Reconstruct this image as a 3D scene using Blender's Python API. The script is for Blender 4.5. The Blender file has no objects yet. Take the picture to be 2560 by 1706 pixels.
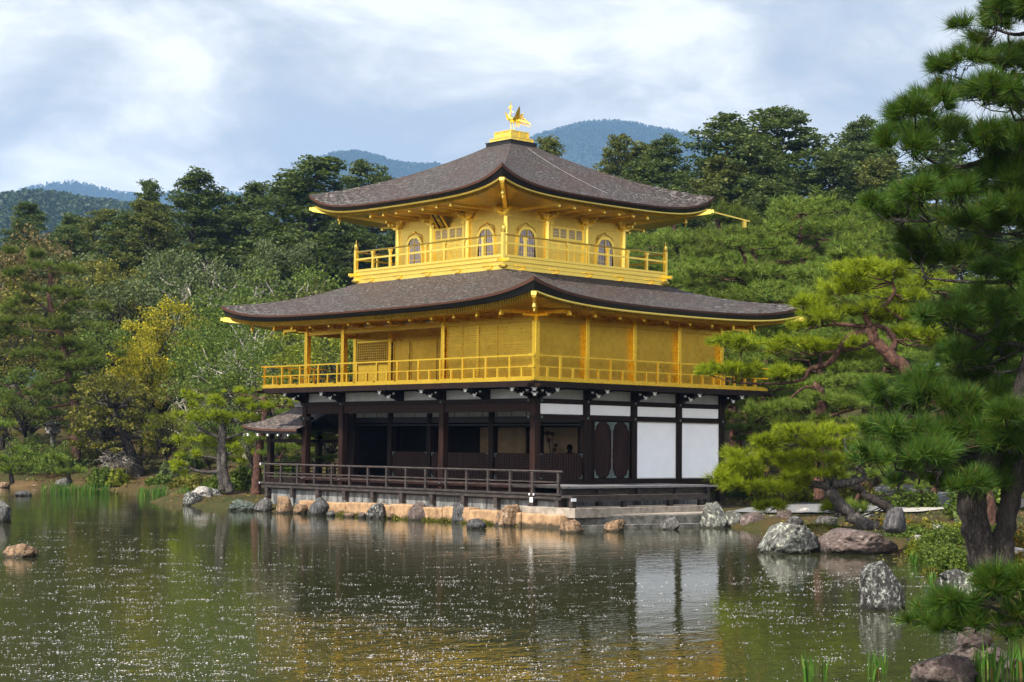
import bpy, math, random
import numpy as np
from mathutils import Vector, Matrix, noise as mnoise

SC = bpy.context.scene
COL = SC.collection

# ------------------------------------------------------------------ camera
CAM = np.array([37.2239, -35.3923, 2.3301])
YAW, PIT, ROL, FPX = 2.39538381, 0.0611102921, 0.0108087967, 4273.998
_F = np.array([math.cos(YAW) * math.cos(PIT), math.sin(YAW) * math.cos(PIT), math.sin(PIT)])
_R0 = np.array([math.sin(YAW), -math.cos(YAW), 0.0])
_U0 = np.cross(_R0, _F)
_R = math.cos(ROL) * _R0 + math.sin(ROL) * _U0
_U = -math.sin(ROL) * _R0 + math.cos(ROL) * _U0
cam_data = bpy.data.cameras.new('camera')
cam_data.sensor_width = 36.0
cam_data.lens = FPX / 2560 * 36
cam_data.clip_start = 0.1
cam_data.clip_end = 12000
cam = bpy.data.objects.new('camera', cam_data)
mw = Matrix(((_R[0], _U[0], -_F[0], CAM[0]), (_R[1], _U[1], -_F[1], CAM[1]), (_R[2], _U[2], -_F[2], CAM[2]), (0, 0, 0, 1)))
cam.matrix_world = mw
COL.objects.link(cam)
SC.camera = cam

# ------------------------------------------------------------------ exposure, world, sun
SC.view_settings.view_transform = 'Standard'
SC.view_settings.look = 'None'
SC.view_settings.exposure = 0.95
SC.view_settings.gamma = 1.0
SC.cycles.max_bounces = 7
SC.cycles.diffuse_bounces = 3
SC.cycles.glossy_bounces = 4
SC.cycles.transmission_bounces = 3
SC.cycles.volume_bounces = 0
SC.cycles.transparent_max_bounces = 4
SC.cycles.sample_clamp_indirect = 4.0
SC.cycles.use_denoising = True
SC.cycles.denoiser = 'OPENIMAGEDENOISE'
SC.cycles.denoising_input_passes = 'RGB_ALBEDO_NORMAL'

SUN_EL = math.radians(50)
sx, sy = 0.10, -1.0
_n = math.hypot(sx, sy)
SUN = Vector((sx / _n * math.cos(SUN_EL), sy / _n * math.cos(SUN_EL), math.sin(SUN_EL)))
sd = bpy.data.lights.new('sun', 'SUN')
sd.energy = 5.0
sd.angle = math.radians(0.5)
sd.color = (1.0, 0.93, 0.80)
so = bpy.data.objects.new('sun', sd)
so.rotation_euler = (-SUN).to_track_quat('-Z', 'Y').to_euler()
COL.objects.link(so)

world = bpy.data.worlds.new('World')
SC.world = world
world.use_nodes = True


class NT:
    """small helper round a node tree"""
    def __init__(s, tree):
        s.t = tree
        tree.nodes.clear()

    def n(s, typ, ins=None, **kw):
        nd = s.t.nodes.new(typ)
        for k, v in kw.items():
            setattr(nd, k, v)
        for k, v in (ins or {}).items():
            s.set(nd, k, v)
        return nd

    def set(s, nd, k, v):
        sock = nd.inputs[k]
        if isinstance(v, bpy.types.NodeSocket):
            s.t.links.new(v, sock)
        elif isinstance(v, bpy.types.Node):
            s.t.links.new(v.outputs[0], sock)
        else:
            if isinstance(v, tuple) and len(v) == 3 and sock.type == 'RGBA':
                v = v + (1.0,)
            sock.default_value = v

    def ramp(s, fac, stops, interp='LINEAR'):
        nd = s.t.nodes.new('ShaderNodeValToRGB')
        cr = nd.color_ramp
        cr.interpolation = interp
        while len(cr.elements) < len(stops):
            cr.elements.new(0.5)
        for e, (p, c) in zip(cr.elements, stops):
            e.position = p
            if not isinstance(c, tuple):
                c = (c, c, c)
            e.color = c + (1.0,)
        s.set(nd, 0, fac)
        return nd.outputs[0]

    def mix(s, fac, a, b, blend='MIX'):
        nd = s.t.nodes.new('ShaderNodeMix')
        nd.data_type = 'RGBA'
        nd.blend_type = blend
        s.set(nd, 0, fac)
        s.set(nd, 6, a)
        s.set(nd, 7, b)
        return nd.outputs[2]

    def math(s, op, a, b=0.0, clamp=False):
        nd = s.t.nodes.new('ShaderNodeMath')
        nd.operation = op
        nd.use_clamp = clamp
        s.set(nd, 0, a)
        s.set(nd, 1, b)
        return nd.outputs[0]

    def noise(s, vec, scale, detail=4.0, rough=0.55, dist=0.0):
        nd = s.n('ShaderNodeTexNoise', {'Scale': scale, 'Detail': detail, 'Roughness': rough, 'Distortion': dist})
        if vec is not None:
            s.set(nd, 'Vector', vec)
        return nd.outputs[0]

    def mapping(s, vec, scale=(1, 1, 1), loc=(0, 0, 0), rot=(0, 0, 0)):
        return s.n('ShaderNodeMapping', {'Vector': vec, 'Location': loc, 'Rotation': rot, 'Scale': scale}).outputs[0]


w = NT(world.node_tree)
sky = w.n('ShaderNodeTexSky', sky_type='NISHITA')
sky.sun_disc = False
sky.sun_elevation = SUN_EL
sky.sun_rotation = math.atan2(sx, sy)
sky.air_density = 1.0
sky.dust_density = 2.0
bg_sky = w.n('ShaderNodeBackground', {'Color': sky.outputs[0], 'Strength': 0.11})
geo = w.n('ShaderNodeTexCoord').outputs['Generated']
m1 = w.mapping(geo, scale=(1.0, 1.0, 2.0), loc=(0.35, 0.1, 0.0))
cl1 = w.noise(m1, 5.2, 8.0, 0.56, 0.6)
cl2 = w.noise(w.mapping(geo, scale=(1, 1, 2.6), loc=(3.1, 1.7, 0.4)), 14.0, 8.0, 0.62, 0.6)
cl = w.math('ADD', w.math('MULTIPLY', cl1, 0.72), w.math('MULTIPLY', cl2, 0.28))
mask = w.ramp(cl, [(0.34, 0.85), (0.46, 1.0)])
ccol = w.ramp(cl, [(0.38, (0.345, 0.35, 0.35)), (0.44, (0.42, 0.42, 0.405)), (0.49, (0.50, 0.495, 0.47)), (0.53, (0.60, 0.585, 0.555)), (0.59, (0.74, 0.715, 0.675))])
elev = w.n('ShaderNodeSeparateXYZ', {0: geo}).outputs[2]
amount = w.ramp(elev, [(0.22, 1.0), (0.50, 0.30)])
mask = w.math('MULTIPLY', mask, amount)
toward = w.n('ShaderNodeVectorMath', {0: geo, 1: (0.5, -0.866, 0.0)}, operation='DOT_PRODUCT').outputs['Value']
fill_glow = w.math('ADD', 0.95, w.math('MULTIPLY', w.ramp(toward, [(0.0, 0.0), (0.85, 1.0)]), 2.3))  # extra sky brightness out of view, added to fill the shaded walls
bg_cl = w.n('ShaderNodeBackground', {'Color': ccol, 'Strength': fill_glow})
mx = w.n('ShaderNodeMixShader', {0: mask, 1: bg_sky.outputs[0], 2: bg_cl.outputs[0]})
wo = w.n('ShaderNodeOutputWorld', {'Surface': mx.outputs[0]})

# ------------------------------------------------------------------ pixel rays (photo read at 2353 x 1568)
DS = 2560 / 2353


def ray(px, py):
    return _F * FPX + _R * (px * DS - 1280) - _U * (py * DS - 853)


def at_z(px, py, z=0.0):
    d = ray(px, py)
    return CAM + d * ((z - CAM[2]) / d[2])


def at_d(px, py, D):
    d = ray(px, py)
    return CAM + d * (D / math.hypot(d[0], d[1]))


# ------------------------------------------------------------------ objects
ORG = {}


def props(o, label=None, cat=None, group=None, kind=None):
    if label: o['label'] = label
    if cat: o['category'] = cat
    if group: o['group'] = group
    if kind: o['kind'] = kind
    return o


def thing(name, label, cat, loc=(0, 0, 0), group=None):
    o = bpy.data.objects.new(name, None)
    o.empty_display_size = 0.2
    o.location = loc
    COL.objects.link(o)
    ORG[o] = Vector(loc)
    return props(o, label, cat, group)


def link_mesh(name, me, parent=None, loc=None):
    o = bpy.data.objects.new(name, me)
    COL.objects.link(o)
    if parent is not None:
        o.parent = parent
        ORG[o] = ORG[parent]
    else:
        o.location = loc or (0, 0, 0)
        ORG[o] = Vector(loc or (0, 0, 0))
    return o


class M:
    """collects shapes, then becomes one mesh"""
    def __init__(s):
        s.v, s.f, s.uv = [], [], None

    def box(s, x0, x1, y0, y1, z0, z1):
        x0, x1 = sorted((x0, x1)); y0, y1 = sorted((y0, y1)); z0, z1 = sorted((z0, z1))
        b = len(s.v)
        s.v += [(x0, y0, z0), (x1, y0, z0), (x1, y1, z0), (x0, y1, z0), (x0, y0, z1), (x1, y0, z1), (x1, y1, z1), (x0, y1, z1)]
        s.f += [(b, b + 3, b + 2, b + 1), (b + 4, b + 5, b + 6, b + 7), (b, b + 1, b + 5, b + 4), (b + 1, b + 2, b + 6, b + 5), (b + 2, b + 3, b + 7, b + 6), (b + 3, b, b + 4, b + 7)]
        return s

    def beam(s, p, q, wd, h, up=(0, 0, 1)):
        p, q = Vector(p), Vector(q)
        d = (q - p).normalized()
        sdv = d.cross(Vector(up)).normalized() * wd / 2
        upv = sdv.cross(d).normalized() * h / 2
        b = len(s.v)
        for c in (p, q):
            for a, e in ((-1, -1), (1, -1), (1, 1), (-1, 1)):
                s.v.append(tuple(c + sdv * a + upv * e))
        s.f += [(b, b + 1, b + 2, b + 3), (b + 7, b + 6, b + 5, b + 4)]
        for i in range(4):
            j = (i + 1) % 4
            s.f.append((b + i, b + 4 + i, b + 4 + j, b + j))
        return s

    def tube(s, pts, rad, n=8, cap=True):
        pts = [Vector(p) for p in pts]
        if not hasattr(rad, '__len__'):
            rad = [rad] * len(pts)
        b0 = len(s.v)
        prev = None
        for i, p in enumerate(pts):
            d = (pts[min(i + 1, len(pts) - 1)] - pts[max(i - 1, 0)])
            if d.length < 1e-9: d = Vector((0, 0, 1))
            d.normalize()
            if prev is None:
                a = d.orthogonal().normalized()
            else:
                a = (prev - d * prev.dot(d))
                a = a.normalized() if a.length > 1e-6 else d.orthogonal().normalized()
            prev = a
            c = d.cross(a)
            for k in range(n):
                t = 2 * math.pi * k / n
                s.v.append(tuple(p + (a * math.cos(t) + c * math.sin(t)) * rad[i]))
        for i in range(len(pts) - 1):
            for k in range(n):
                k2 = (k + 1) % n
                s.f.append((b0 + i * n + k, b0 + i * n + k2, b0 + (i + 1) * n + k2, b0 + (i + 1) * n + k))
        if cap:
            s.f.append(tuple(b0 + k for k in reversed(range(n))))
            s.f.append(tuple(b0 + (len(pts) - 1) * n + k for k in range(n)))
        return s

    def lathe(s, c, prof, n=12):
        return s.tube([(c[0], c[1], c[2] + z) for r, z in prof], [max(r, 1e-3) for r, z in prof], n)

    def prism(s, poly, axis_pts):
        """poly of 3-d points, extruded by a vector"""
        b = len(s.v); n = len(poly); e = Vector(axis_pts)
        s.v += [tuple(Vector(p)) for p in poly] + [tuple(Vector(p) + e) for p in poly]
        s.f += [tuple(b + i for i in range(n)), tuple(b + n + i for i in reversed(range(n)))]
        for i in range(n):
            j = (i + 1) % n
            s.f.append((b + i, b + j, b + n + j, b + n + i)[::-1])
        return s

    def grid(s, P, uvs=None):
        """P[i][j] points"""
        b = len(s.v); ni, nj = len(P), len(P[0])
        for r in P:
            for p in r: s.v.append(tuple(p))
        for i in range(ni - 1):
            for j in range(nj - 1):
                s.f.append((b + i * nj + j, b + (i + 1) * nj + j, b + (i + 1) * nj + j + 1, b + i * nj + j + 1))
        return s

    def build(s, name, mat, parent=None, loc=None, smooth=False, bevel=0.0):
        org = ORG[parent] if parent is not None else Vector(loc or (0, 0, 0))
        me = bpy.data.meshes.new(name)
        me.from_pydata([(x - org.x, y - org.y, z - org.z) for x, y, z in s.v], [], s.f)
        if smooth:
            me.polygons.foreach_set('use_smooth', [True] * len(me.polygons))
        me.materials.append(mat)
        me.validate()
        o = link_mesh(name, me, parent, loc)
        if bevel:
            md = o.modifiers.new('bevel', 'BEVEL'); md.width = bevel; md.segments = 2; md.limit_method = 'ANGLE'
        return o


def np_mesh(name, V, k, mat, parent=None, loc=None):
    """V: (n*k, 3) float array of separate k-gons"""
    n = len(V) // k
    me = bpy.data.meshes.new(name)
    me.vertices.add(n * k)
    me.vertices.foreach_set('co', np.ascontiguousarray(V, dtype=np.float32).ravel())
    me.loops.add(n * k)
    me.loops.foreach_set('vertex_index', np.arange(n * k, dtype=np.int32))
    me.polygons.add(n)
    me.polygons.foreach_set('loop_start', np.arange(0, n * k, k, dtype=np.int32))
    me.update(calc_edges=True)
    me.materials.append(mat)
    return link_mesh(name, me, parent, loc) if name else me


# ------------------------------------------------------------------ materials
def material(name):
    m = bpy.data.materials.new(name)
    m.use_nodes = True
    return m, NT(m.node_tree)


def finish(t, shader, disp=None):
    o = t.n('ShaderNodeOutputMaterial', {'Surface': shader})
    return o


def bumped(t, h, strength=0.4, dist=0.02):
    return t.n('ShaderNodeBump', {'Height': h, 'Strength': strength, 'Distance': dist}).outputs[0]


def simple(name, c1, c2, scale=6.0, rough=0.6, metal=0.0, bump=0.2, bdist=0.01, stretch=(1, 1, 1), detail=5.0, lo=0.35, hi=0.65, spec=0.4, coord='Object'):
    m, t = material(name)
    v = t.mapping(t.n('ShaderNodeTexCoord').outputs[coord], scale=stretch)
    nz = t.noise(v, scale, detail, 0.6)
    col = t.ramp(nz, [(lo, c1), (hi, c2)])
    p = t.n('ShaderNodeBsdfPrincipled', {'Base Color': col, 'Roughness': rough, 'Metallic': metal, 'Specular IOR Level': spec})
    if bump:
        t.set(p, 'Normal', bumped(t, nz, bump, bdist))
    finish(t, p.outputs[0])
    return m


def gold_mat(name, c1, c2, rough, leaf=True, metal=0.9):
    m, t = material(name)
    co = t.n('ShaderNodeTexCoord').outputs['Object']
    big = t.noise(co, 1.3, 3.0, 0.6)
    fine = t.noise(t.mapping(co, scale=(1, 1, 2)), 14.0, 3.0, 0.7)
    vor = t.n('ShaderNodeTexVoronoi', {'Vector': co, 'Scale': 7.0, 'Randomness': 0.2}, distance='CHEBYCHEV')
    leafv = t.n('ShaderNodeSeparateColor', {0: vor.outputs['Color']}).outputs[0]
    f = t.math('ADD', t.math('MULTIPLY', big, 0.56), t.math('MULTIPLY', fine, 0.28))
    f = t.math('ADD', f, t.math('MULTIPLY', leafv, 0.16))
    col = t.ramp(f, [(0.32, c1), (0.68, c2)])
    r = t.math('ADD', t.math('MULTIPLY', f, 0.22), rough - 0.1)
    p = t.n('ShaderNodeBsdfPrincipled', {'Base Color': col, 'Roughness': r, 'Metallic': metal})
    t.set(p, 'Normal', bumped(t, f, 0.05, 0.01))
    finish(t, p.outputs[0])
    return m


def shingle_mat(name, dark, mid, lite):
    m, t = material(name)
    uv = t.n('ShaderNodeUVMap').outputs[0]
    a = t.noise(t.mapping(uv, scale=(4.6, 5.0, 1)), 1.0, 6.0, 0.76, 0.8)
    b = t.noise(t.mapping(uv, scale=(13.0, 10.0, 1)), 1.0, 3.0, 0.72)
    big = t.noise(t.mapping(uv, scale=(0.35, 0.5, 1)), 1.0, 3.0, 0.6)
    f = t.math('ADD', t.math('MULTIPLY', a, 0.55), t.math('MULTIPLY', b, 0.45))
    col = t.ramp(f, [(0.42, dark), (0.48, mid), (0.52, mid), (0.61, lite)])
    col = t.mix(t.ramp(big, [(0.42, 0.0), (0.62, 0.85)]), col, t.mix(0.6, col, (0.040, 0.020, 0.015)))
    p = t.n('ShaderNodeBsdfPrincipled', {'Base Color': col, 'Roughness': 0.75, 'Specular IOR Level': 0.35})
    t.set(p, 'Normal', bumped(t, f, 0.9, 0.05))
    finish(t, p.outputs[0])
    return m


def rock_mat(name, base, dark, lichen, amount=0.5, stretch=(1, 1, 1)):
    m, t = material(name)
    co = t.mapping(t.n('ShaderNodeTexCoord').outputs['Object'], scale=stretch)
    a = t.noise(co, 3.2, 8.0, 0.65, 0.6)
    b = t.noise(co, 11.0, 6.0, 0.7)
    c = t.noise(t.mapping(co, loc=(4, 2, 7)), 7.5, 9.0, 0.78)
    col = t.ramp(a, [(0.33, dark), (0.6, base)])
    col = t.mix(t.ramp(c, [(0.60 - 0.10 * amount, 0.0), (0.66 - 0.10 * amount, 0.85)]), col, lichen)
    col = t.mix(t.ramp(b, [(0.42, 0.75), (0.53, 0.0)]), col, dark)
    wz = t.n('ShaderNodeSeparateXYZ', {0: t.n('ShaderNodeNewGeometry').outputs['Position']}).outputs[2]
    wz = t.math('ADD', wz, t.math('MULTIPLY', t.math('SUBTRACT', b, 0.5), 0.22))
    col = t.mix(t.ramp(wz, [(0.05, 0.88), (0.11, 0.0)]), col, (0.012, 0.012, 0.008))
    p = t.n('ShaderNodeBsdfPrincipled', {'Base Color': col, 'Roughness': 0.85, 'Specular IOR Level': 0.3})
    h = t.math('ADD', t.math('MULTIPLY', a, 0.6), t.math('MULTIPLY', b, 0.4))
    t.set(p, 'Normal', bumped(t, h, 0.9, 0.09))
    finish(t, p.outputs[0])
    return m


def leaf_mat(name, c1, c2, c3=None, trans=0.35, rough=0.55, spec=0.22, brown=0.0):
    m, t = material(name)
    rnd = t.n('ShaderNodeNewGeometry').outputs['Random Per Island']
    stops = [(0.0, c1), (0.75, c2), (1.0 - brown, c3 or c2)]
    if brown: stops += [(1.001 - brown, (0.13, 0.065, 0.022))]
    col = t.ramp(rnd, stops)
    big = t.noise(t.n('ShaderNodeTexCoord').outputs['Object'], 0.55, 2.0, 0.5)
    col = t.mix(t.ramp(big, [(0.35, 0.0), (0.65, 0.6)]), col, t.mix(0.5, col, c2))
    p = t.n('ShaderNodeBsdfPrincipled', {'Base Color': col, 'Roughness': rough, 'Specular IOR Level': spec})
    tr = t.n('ShaderNodeBsdfTranslucent', {'Color': t.mix(0.35, col, (0.16, 0.22, 0.02))})
    mx_ = t.n('ShaderNodeMixShader', {0: trans, 1: p.outputs[0], 2: tr.outputs[0]})
    finish(t, mx_.outputs[0])
    return m


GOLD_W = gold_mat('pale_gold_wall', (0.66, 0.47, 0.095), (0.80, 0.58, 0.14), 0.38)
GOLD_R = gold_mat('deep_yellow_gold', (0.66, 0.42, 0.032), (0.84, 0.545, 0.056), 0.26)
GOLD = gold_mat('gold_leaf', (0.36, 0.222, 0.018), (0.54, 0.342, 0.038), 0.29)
GOLD_B = gold_mat('bright_gold', (0.84, 0.60, 0.10), (0.96, 0.72, 0.17), 0.32)
SHINGLE = shingle_mat('bark_shingle', (0.006, 0.0045, 0.004), (0.026, 0.021, 0.019), (0.23, 0.205, 0.19))
SHINGLE_P = shingle_mat('porch_shingle', (0.012, 0.009, 0.007), (0.055, 0.041, 0.034), (0.24, 0.20, 0.18))
BLACK = simple('black_lacquer', (0.004, 0.004, 0.005), (0.012, 0.011, 0.012), 8, 0.45, bump=0.1)
COPPER = simple('brown_bark_edge', (0.030, 0.011, 0.006), (0.085, 0.030, 0.015), 14, 0.6, stretch=(1, 1, 4))
WOOD = simple('dark_wood', (0.005, 0.003, 0.0024), (0.018, 0.008, 0.006), 5, 0.6, spec=0.15, stretch=(3, 3, 0.35), bump=0.25)
WOODR = simple('red_brown_wood', (0.008, 0.0034, 0.0025), (0.027, 0.010, 0.007), 4, 0.6, spec=0.15, stretch=(3, 3, 0.25), bump=0.25)
DECK = simple('weathered_deck_wood', (0.009, 0.006, 0.0055), (0.055, 0.042, 0.038), 5, 0.6, stretch=(0.8, 0.8, 6), bump=0.4, detail=7)
DECKL = simple('grey_weathered_plank', (0.07, 0.065, 0.066), (0.24, 0.23, 0.235), 6, 0.6, stretch=(1.2, 5, 5), bump=0.3)
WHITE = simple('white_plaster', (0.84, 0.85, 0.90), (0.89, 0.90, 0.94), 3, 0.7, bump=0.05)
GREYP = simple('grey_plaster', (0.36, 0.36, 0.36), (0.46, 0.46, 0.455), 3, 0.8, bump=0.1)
CHAINM = simple('dull_chain_metal', (0.20, 0.20, 0.20), (0.34, 0.34, 0.34), 9, 0.6, bump=0)
METALW = simple('white_metal_cap', (0.72, 0.74, 0.76), (0.85, 0.86, 0.88), 6, 0.4, bump=0)
VERDI = simple('verdigris_fitting', (0.05, 0.08, 0.075), (0.13, 0.19, 0.18), 14, 0.6, bump=0.2)
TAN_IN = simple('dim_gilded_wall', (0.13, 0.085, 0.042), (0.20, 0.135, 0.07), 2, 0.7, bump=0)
PALEG = simple('pale_gilt_bar', (0.62, 0.50, 0.28), (0.75, 0.62, 0.36), 6, 0.5, bump=0)
LILAC = simple('paper_pane', (0.46, 0.43, 0.50), (0.58, 0.54, 0.60), 6, 0.7, bump=0)
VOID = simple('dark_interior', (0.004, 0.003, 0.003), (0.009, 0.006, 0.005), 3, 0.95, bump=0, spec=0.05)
CONC = simple('streaked_concrete', (0.035, 0.037, 0.039), (0.20, 0.203, 0.203), 3.5, 0.9, stretch=(2.2, 2.2, 0.45), detail=8, bump=0.4, bdist=0.03)
STONE = simple('cut_tan_stone', (0.15, 0.085, 0.042), (0.42, 0.27, 0.15), 4.2, 0.9, detail=9, bump=0.6, bdist=0.05, lo=0.3, hi=0.7)
def wet(mat):
    """a dark damp band just above the pond"""
    t = NT.__new__(NT); t.t = mat.node_tree
    p = [n_ for n_ in t.t.nodes if n_.type == 'BSDF_PRINCIPLED'][0]
    src = p.inputs['Base Color'].links[0].from_socket
    pos = t.n('ShaderNodeNewGeometry').outputs['Position']
    wz = t.math('ADD', t.n('ShaderNodeSeparateXYZ', {0: pos}).outputs[2], t.math('MULTIPLY', t.math('SUBTRACT', t.noise(pos, 4.5, 6.0, 0.7), 0.5), 0.42))
    t.set(p, 'Base Color', t.mix(t.ramp(wz, [(0.06, 0.9), (0.17, 0.0)]), src, (0.020, 0.018, 0.010)))


wet(STONE)
STONEG = simple('grey_paving_stone', (0.17, 0.145, 0.12), (0.33, 0.285, 0.24), 4, 0.9, detail=8, bump=0.4, bdist=0.03)
STONED = simple('dark_wet_stone', (0.035, 0.037, 0.034), (0.16, 0.15, 0.135), 5, 0.8, detail=8, bump=0.7, bdist=0.05)
MOSSM = simple('water_moss', (0.012, 0.016, 0.004), (0.05, 0.05, 0.012), 20, 0.95, bump=0.8, bdist=0.04)

RK_TAN = rock_mat('tan_rock', (0.28, 0.175, 0.10), (0.06, 0.038, 0.024), (0.40, 0.33, 0.26), 0.5)
RK_GREY = rock_mat('grey_rock', (0.13, 0.125, 0.12), (0.022, 0.021, 0.02), (0.32, 0.32, 0.30), 0.5)
RK_DARK = rock_mat('dark_striated_rock', (0.085, 0.083, 0.088), (0.018, 0.017, 0.018), (0.22, 0.22, 0.22), 0.35, stretch=(1.6, 1.6, 0.5))
RK_GREEN = rock_mat('greenish_rock', (0.10, 0.12, 0.105), (0.022, 0.028, 0.024), (0.25, 0.28, 0.25), 0.5, stretch=(0.7, 0.7, 2.2))
RK_LICH = rock_mat('lichen_rock', (0.15, 0.15, 0.14), (0.03, 0.03, 0.028), (0.42, 0.44, 0.36), 0.75)
RK_PURP = rock_mat('purple_brown_rock', (0.135, 0.10, 0.09), (0.045, 0.032, 0.03), (0.28, 0.26, 0.23), 0.45)
RK_WHITE = rock_mat('white_rock', (0.40, 0.38, 0.36), (0.10, 0.09, 0.08), (0.58, 0.56, 0.53), 0.6)
RK_SPECK = rock_mat('dark_speckled_rock', (0.060, 0.058, 0.056), (0.010, 0.010, 0.010), (0.40, 0.41, 0.38), 0.85, stretch=(2.2, 2.2, 1.4))
RK_MOSS = rock_mat('mossy_rock', (0.05, 0.046, 0.04), (0.016, 0.014, 0.012), (0.09, 0.085, 0.015), 0.5)

BARK_G = rock_mat('grey_bark', (0.10, 0.088, 0.082), (0.018, 0.015, 0.014), (0.20, 0.18, 0.17), 0.4, stretch=(2.6, 2.6, 1.0))
BARK_R = rock_mat('red_pine_bark', (0.105, 0.046, 0.030), (0.022, 0.011, 0.008), (0.17, 0.11, 0.085), 0.45, stretch=(2, 2, 1))
BARK_D = rock_mat('dark_bark', (0.042, 0.033, 0.028), (0.009, 0.007, 0.006), (0.12, 0.11, 0.10), 0.25, stretch=(2.6, 2.6, 0.9))
BARK_W = rock_mat('pale_dead_bark', (0.44, 0.40, 0.35), (0.16, 0.14, 0.12), (0.6, 0.58, 0.54), 0.5)

N_DARK = leaf_mat('dark_shaded_pine_needle', (0.015, 0.046, 0.005), (0.045, 0.108, 0.009), (0.13, 0.19, 0.015), 0.36, brown=0.04)  # deep green of its own, darkened further for the shade on the near pines
N_LIME = leaf_mat('bright_pine_needle', (0.085, 0.14, 0.006), (0.26, 0.32, 0.008), (0.44, 0.47, 0.012), 0.42, brown=0.02)
N_MID = leaf_mat('pine_needle', (0.056, 0.108, 0.014), (0.155, 0.225, 0.028), (0.27, 0.33, 0.05), 0.40, brown=0.03)
N_OLIVE = leaf_mat('olive_pine_needle', (0.040, 0.070, 0.010), (0.10, 0.135, 0.018), (0.18, 0.205, 0.025), 0.35)
L_CYP = leaf_mat('cypress_spray', (0.019, 0.037, 0.010), (0.056, 0.086, 0.020), (0.14, 0.158, 0.038), 0.30)
L_CYPO = leaf_mat('olive_cypress_spray', (0.030, 0.045, 0.010), (0.085, 0.098, 0.018), (0.17, 0.165, 0.03), 0.28)
L_GREY = leaf_mat('grey_green_leaf', (0.032, 0.052, 0.018), (0.088, 0.115, 0.042), (0.17, 0.19, 0.085), 0.3)
L_GREEN = leaf_mat('green_leaf', (0.030, 0.060, 0.009), (0.085, 0.132, 0.017), (0.18, 0.22, 0.032), 0.36)
L_FRESH = leaf_mat('fresh_green_leaf', (0.070, 0.095, 0.010), (0.18, 0.205, 0.016), (0.30, 0.31, 0.03), 0.4)
L_YEL = leaf_mat('yellow_leaf', (0.14, 0.14, 0.010), (0.36, 0.31, 0.012), (0.58, 0.47, 0.02), 0.4)
L_BROWN = leaf_mat('brownish_leaf', (0.055, 0.042, 0.016), (0.12, 0.085, 0.03), (0.18, 0.14, 0.05), 0.3)
L_OLIVE = leaf_mat('olive_leaf', (0.045, 0.052, 0.010), (0.13, 0.125, 0.018), (0.28, 0.235, 0.035), 0.36)
L_AUT = leaf_mat('orange_tinted_leaf', (0.06, 0.075, 0.012), (0.16, 0.13, 0.015), (0.34, 0.12, 0.02), 0.35)
L_FAR = leaf_mat('far_forest_leaf', (0.008, 0.022, 0.010), (0.030, 0.055, 0.020), (0.07, 0.075, 0.03), 0.2)
GRASS = leaf_mat('iris_blade', (0.030, 0.095, 0.010), (0.070, 0.175, 0.020), (0.18, 0.26, 0.05), 0.4, brown=0.05)
DRYGR = leaf_mat('dry_grass_blade', (0.12, 0.11, 0.03), (0.24, 0.2, 0.07), (0.3, 0.26, 0.1), 0.3)
PETAL = simple('petal', (0.36, 0.345, 0.36), (0.60, 0.57, 0.59), 4, 0.5, bump=0)
GRAVEL = simple('pale_gravel', (0.11, 0.11, 0.113), (0.19, 0.19, 0.195), 40, 0.95, bump=0.4)
SAND = simple('pale_sand', (0.26, 0.245, 0.22), (0.36, 0.345, 0.32), 30, 0.95, bump=0.2)

# ------------------------------------------------------------------ terrain and pond
POND = [tuple(at_z(x, y)[:2]) for x, y in [(-900, 1108), (-300, 1112), (0, 1119), (100, 1121), (200, 1124), (330, 1130), (400, 1139), (436, 1143)]]
POND += [(-25.0, 4.0), (-22.5, 1.2), (-21.0, -0.6), (-18.5, -1.0), (-16.8, -1.4), (-14.4, -1.5), (-12.6, -1.6), (-9.8, -1.45), (0.6, -1.45), (1.2, -1.4), (2.5, -1.4),
         (3.55, 3.1), (4.2, 3.6), (6.2, 3.3), (8.2, 1.6), (9.8, -0.6), (11.6, -2.8), (12.9, -4.0), (13.9, -3.6), (15.2, -2.9), (16.3, -4.0), (17.6, -5.4), (19.0, -7.6), (21.4, -11.0),
         (23.6, -13.4), (25.9, -16.0), (27.6, -19.0), (29.0, -21.5), (33.0, -26.5), (33.5, -31.0), (28.0, -37.5), (15.0, -52.0), (-30.0, -75.0), (-95.0, -55.0)]
PA = np.array(POND, float)


def shore_dist(X, Y):
    """signed distance to the water's edge, positive on land"""
    X = np.asarray(X, float); Y = np.asarray(Y, float)
    best = np.full(X.shape, 1e9); ins = np.zeros(X.shape, bool)
    n = len(PA)
    for i in range(n):
        ax, ay = PA[i]; bx, by = PA[(i + 1) % n]
        dx, dy = bx - ax, by - ay
        t = np.clip(((X - ax) * dx + (Y - ay) * dy) / (dx * dx + dy * dy + 1e-12), 0, 1)
        best = np.minimum(best, np.hypot(X - ax - t * dx, Y - ay - t * dy))
        c = ((ay > Y) != (by > Y)) & (X < (bx - ax) * (Y - ay) / (by - ay + 1e-12) + ax)
        ins ^= c
    return np.where(ins, -best, best)


def sm(a, b, x):
    t = np.clip((x - a) / (b - a), 0, 1)
    return t * t * (3 - 2 * t)


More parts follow.
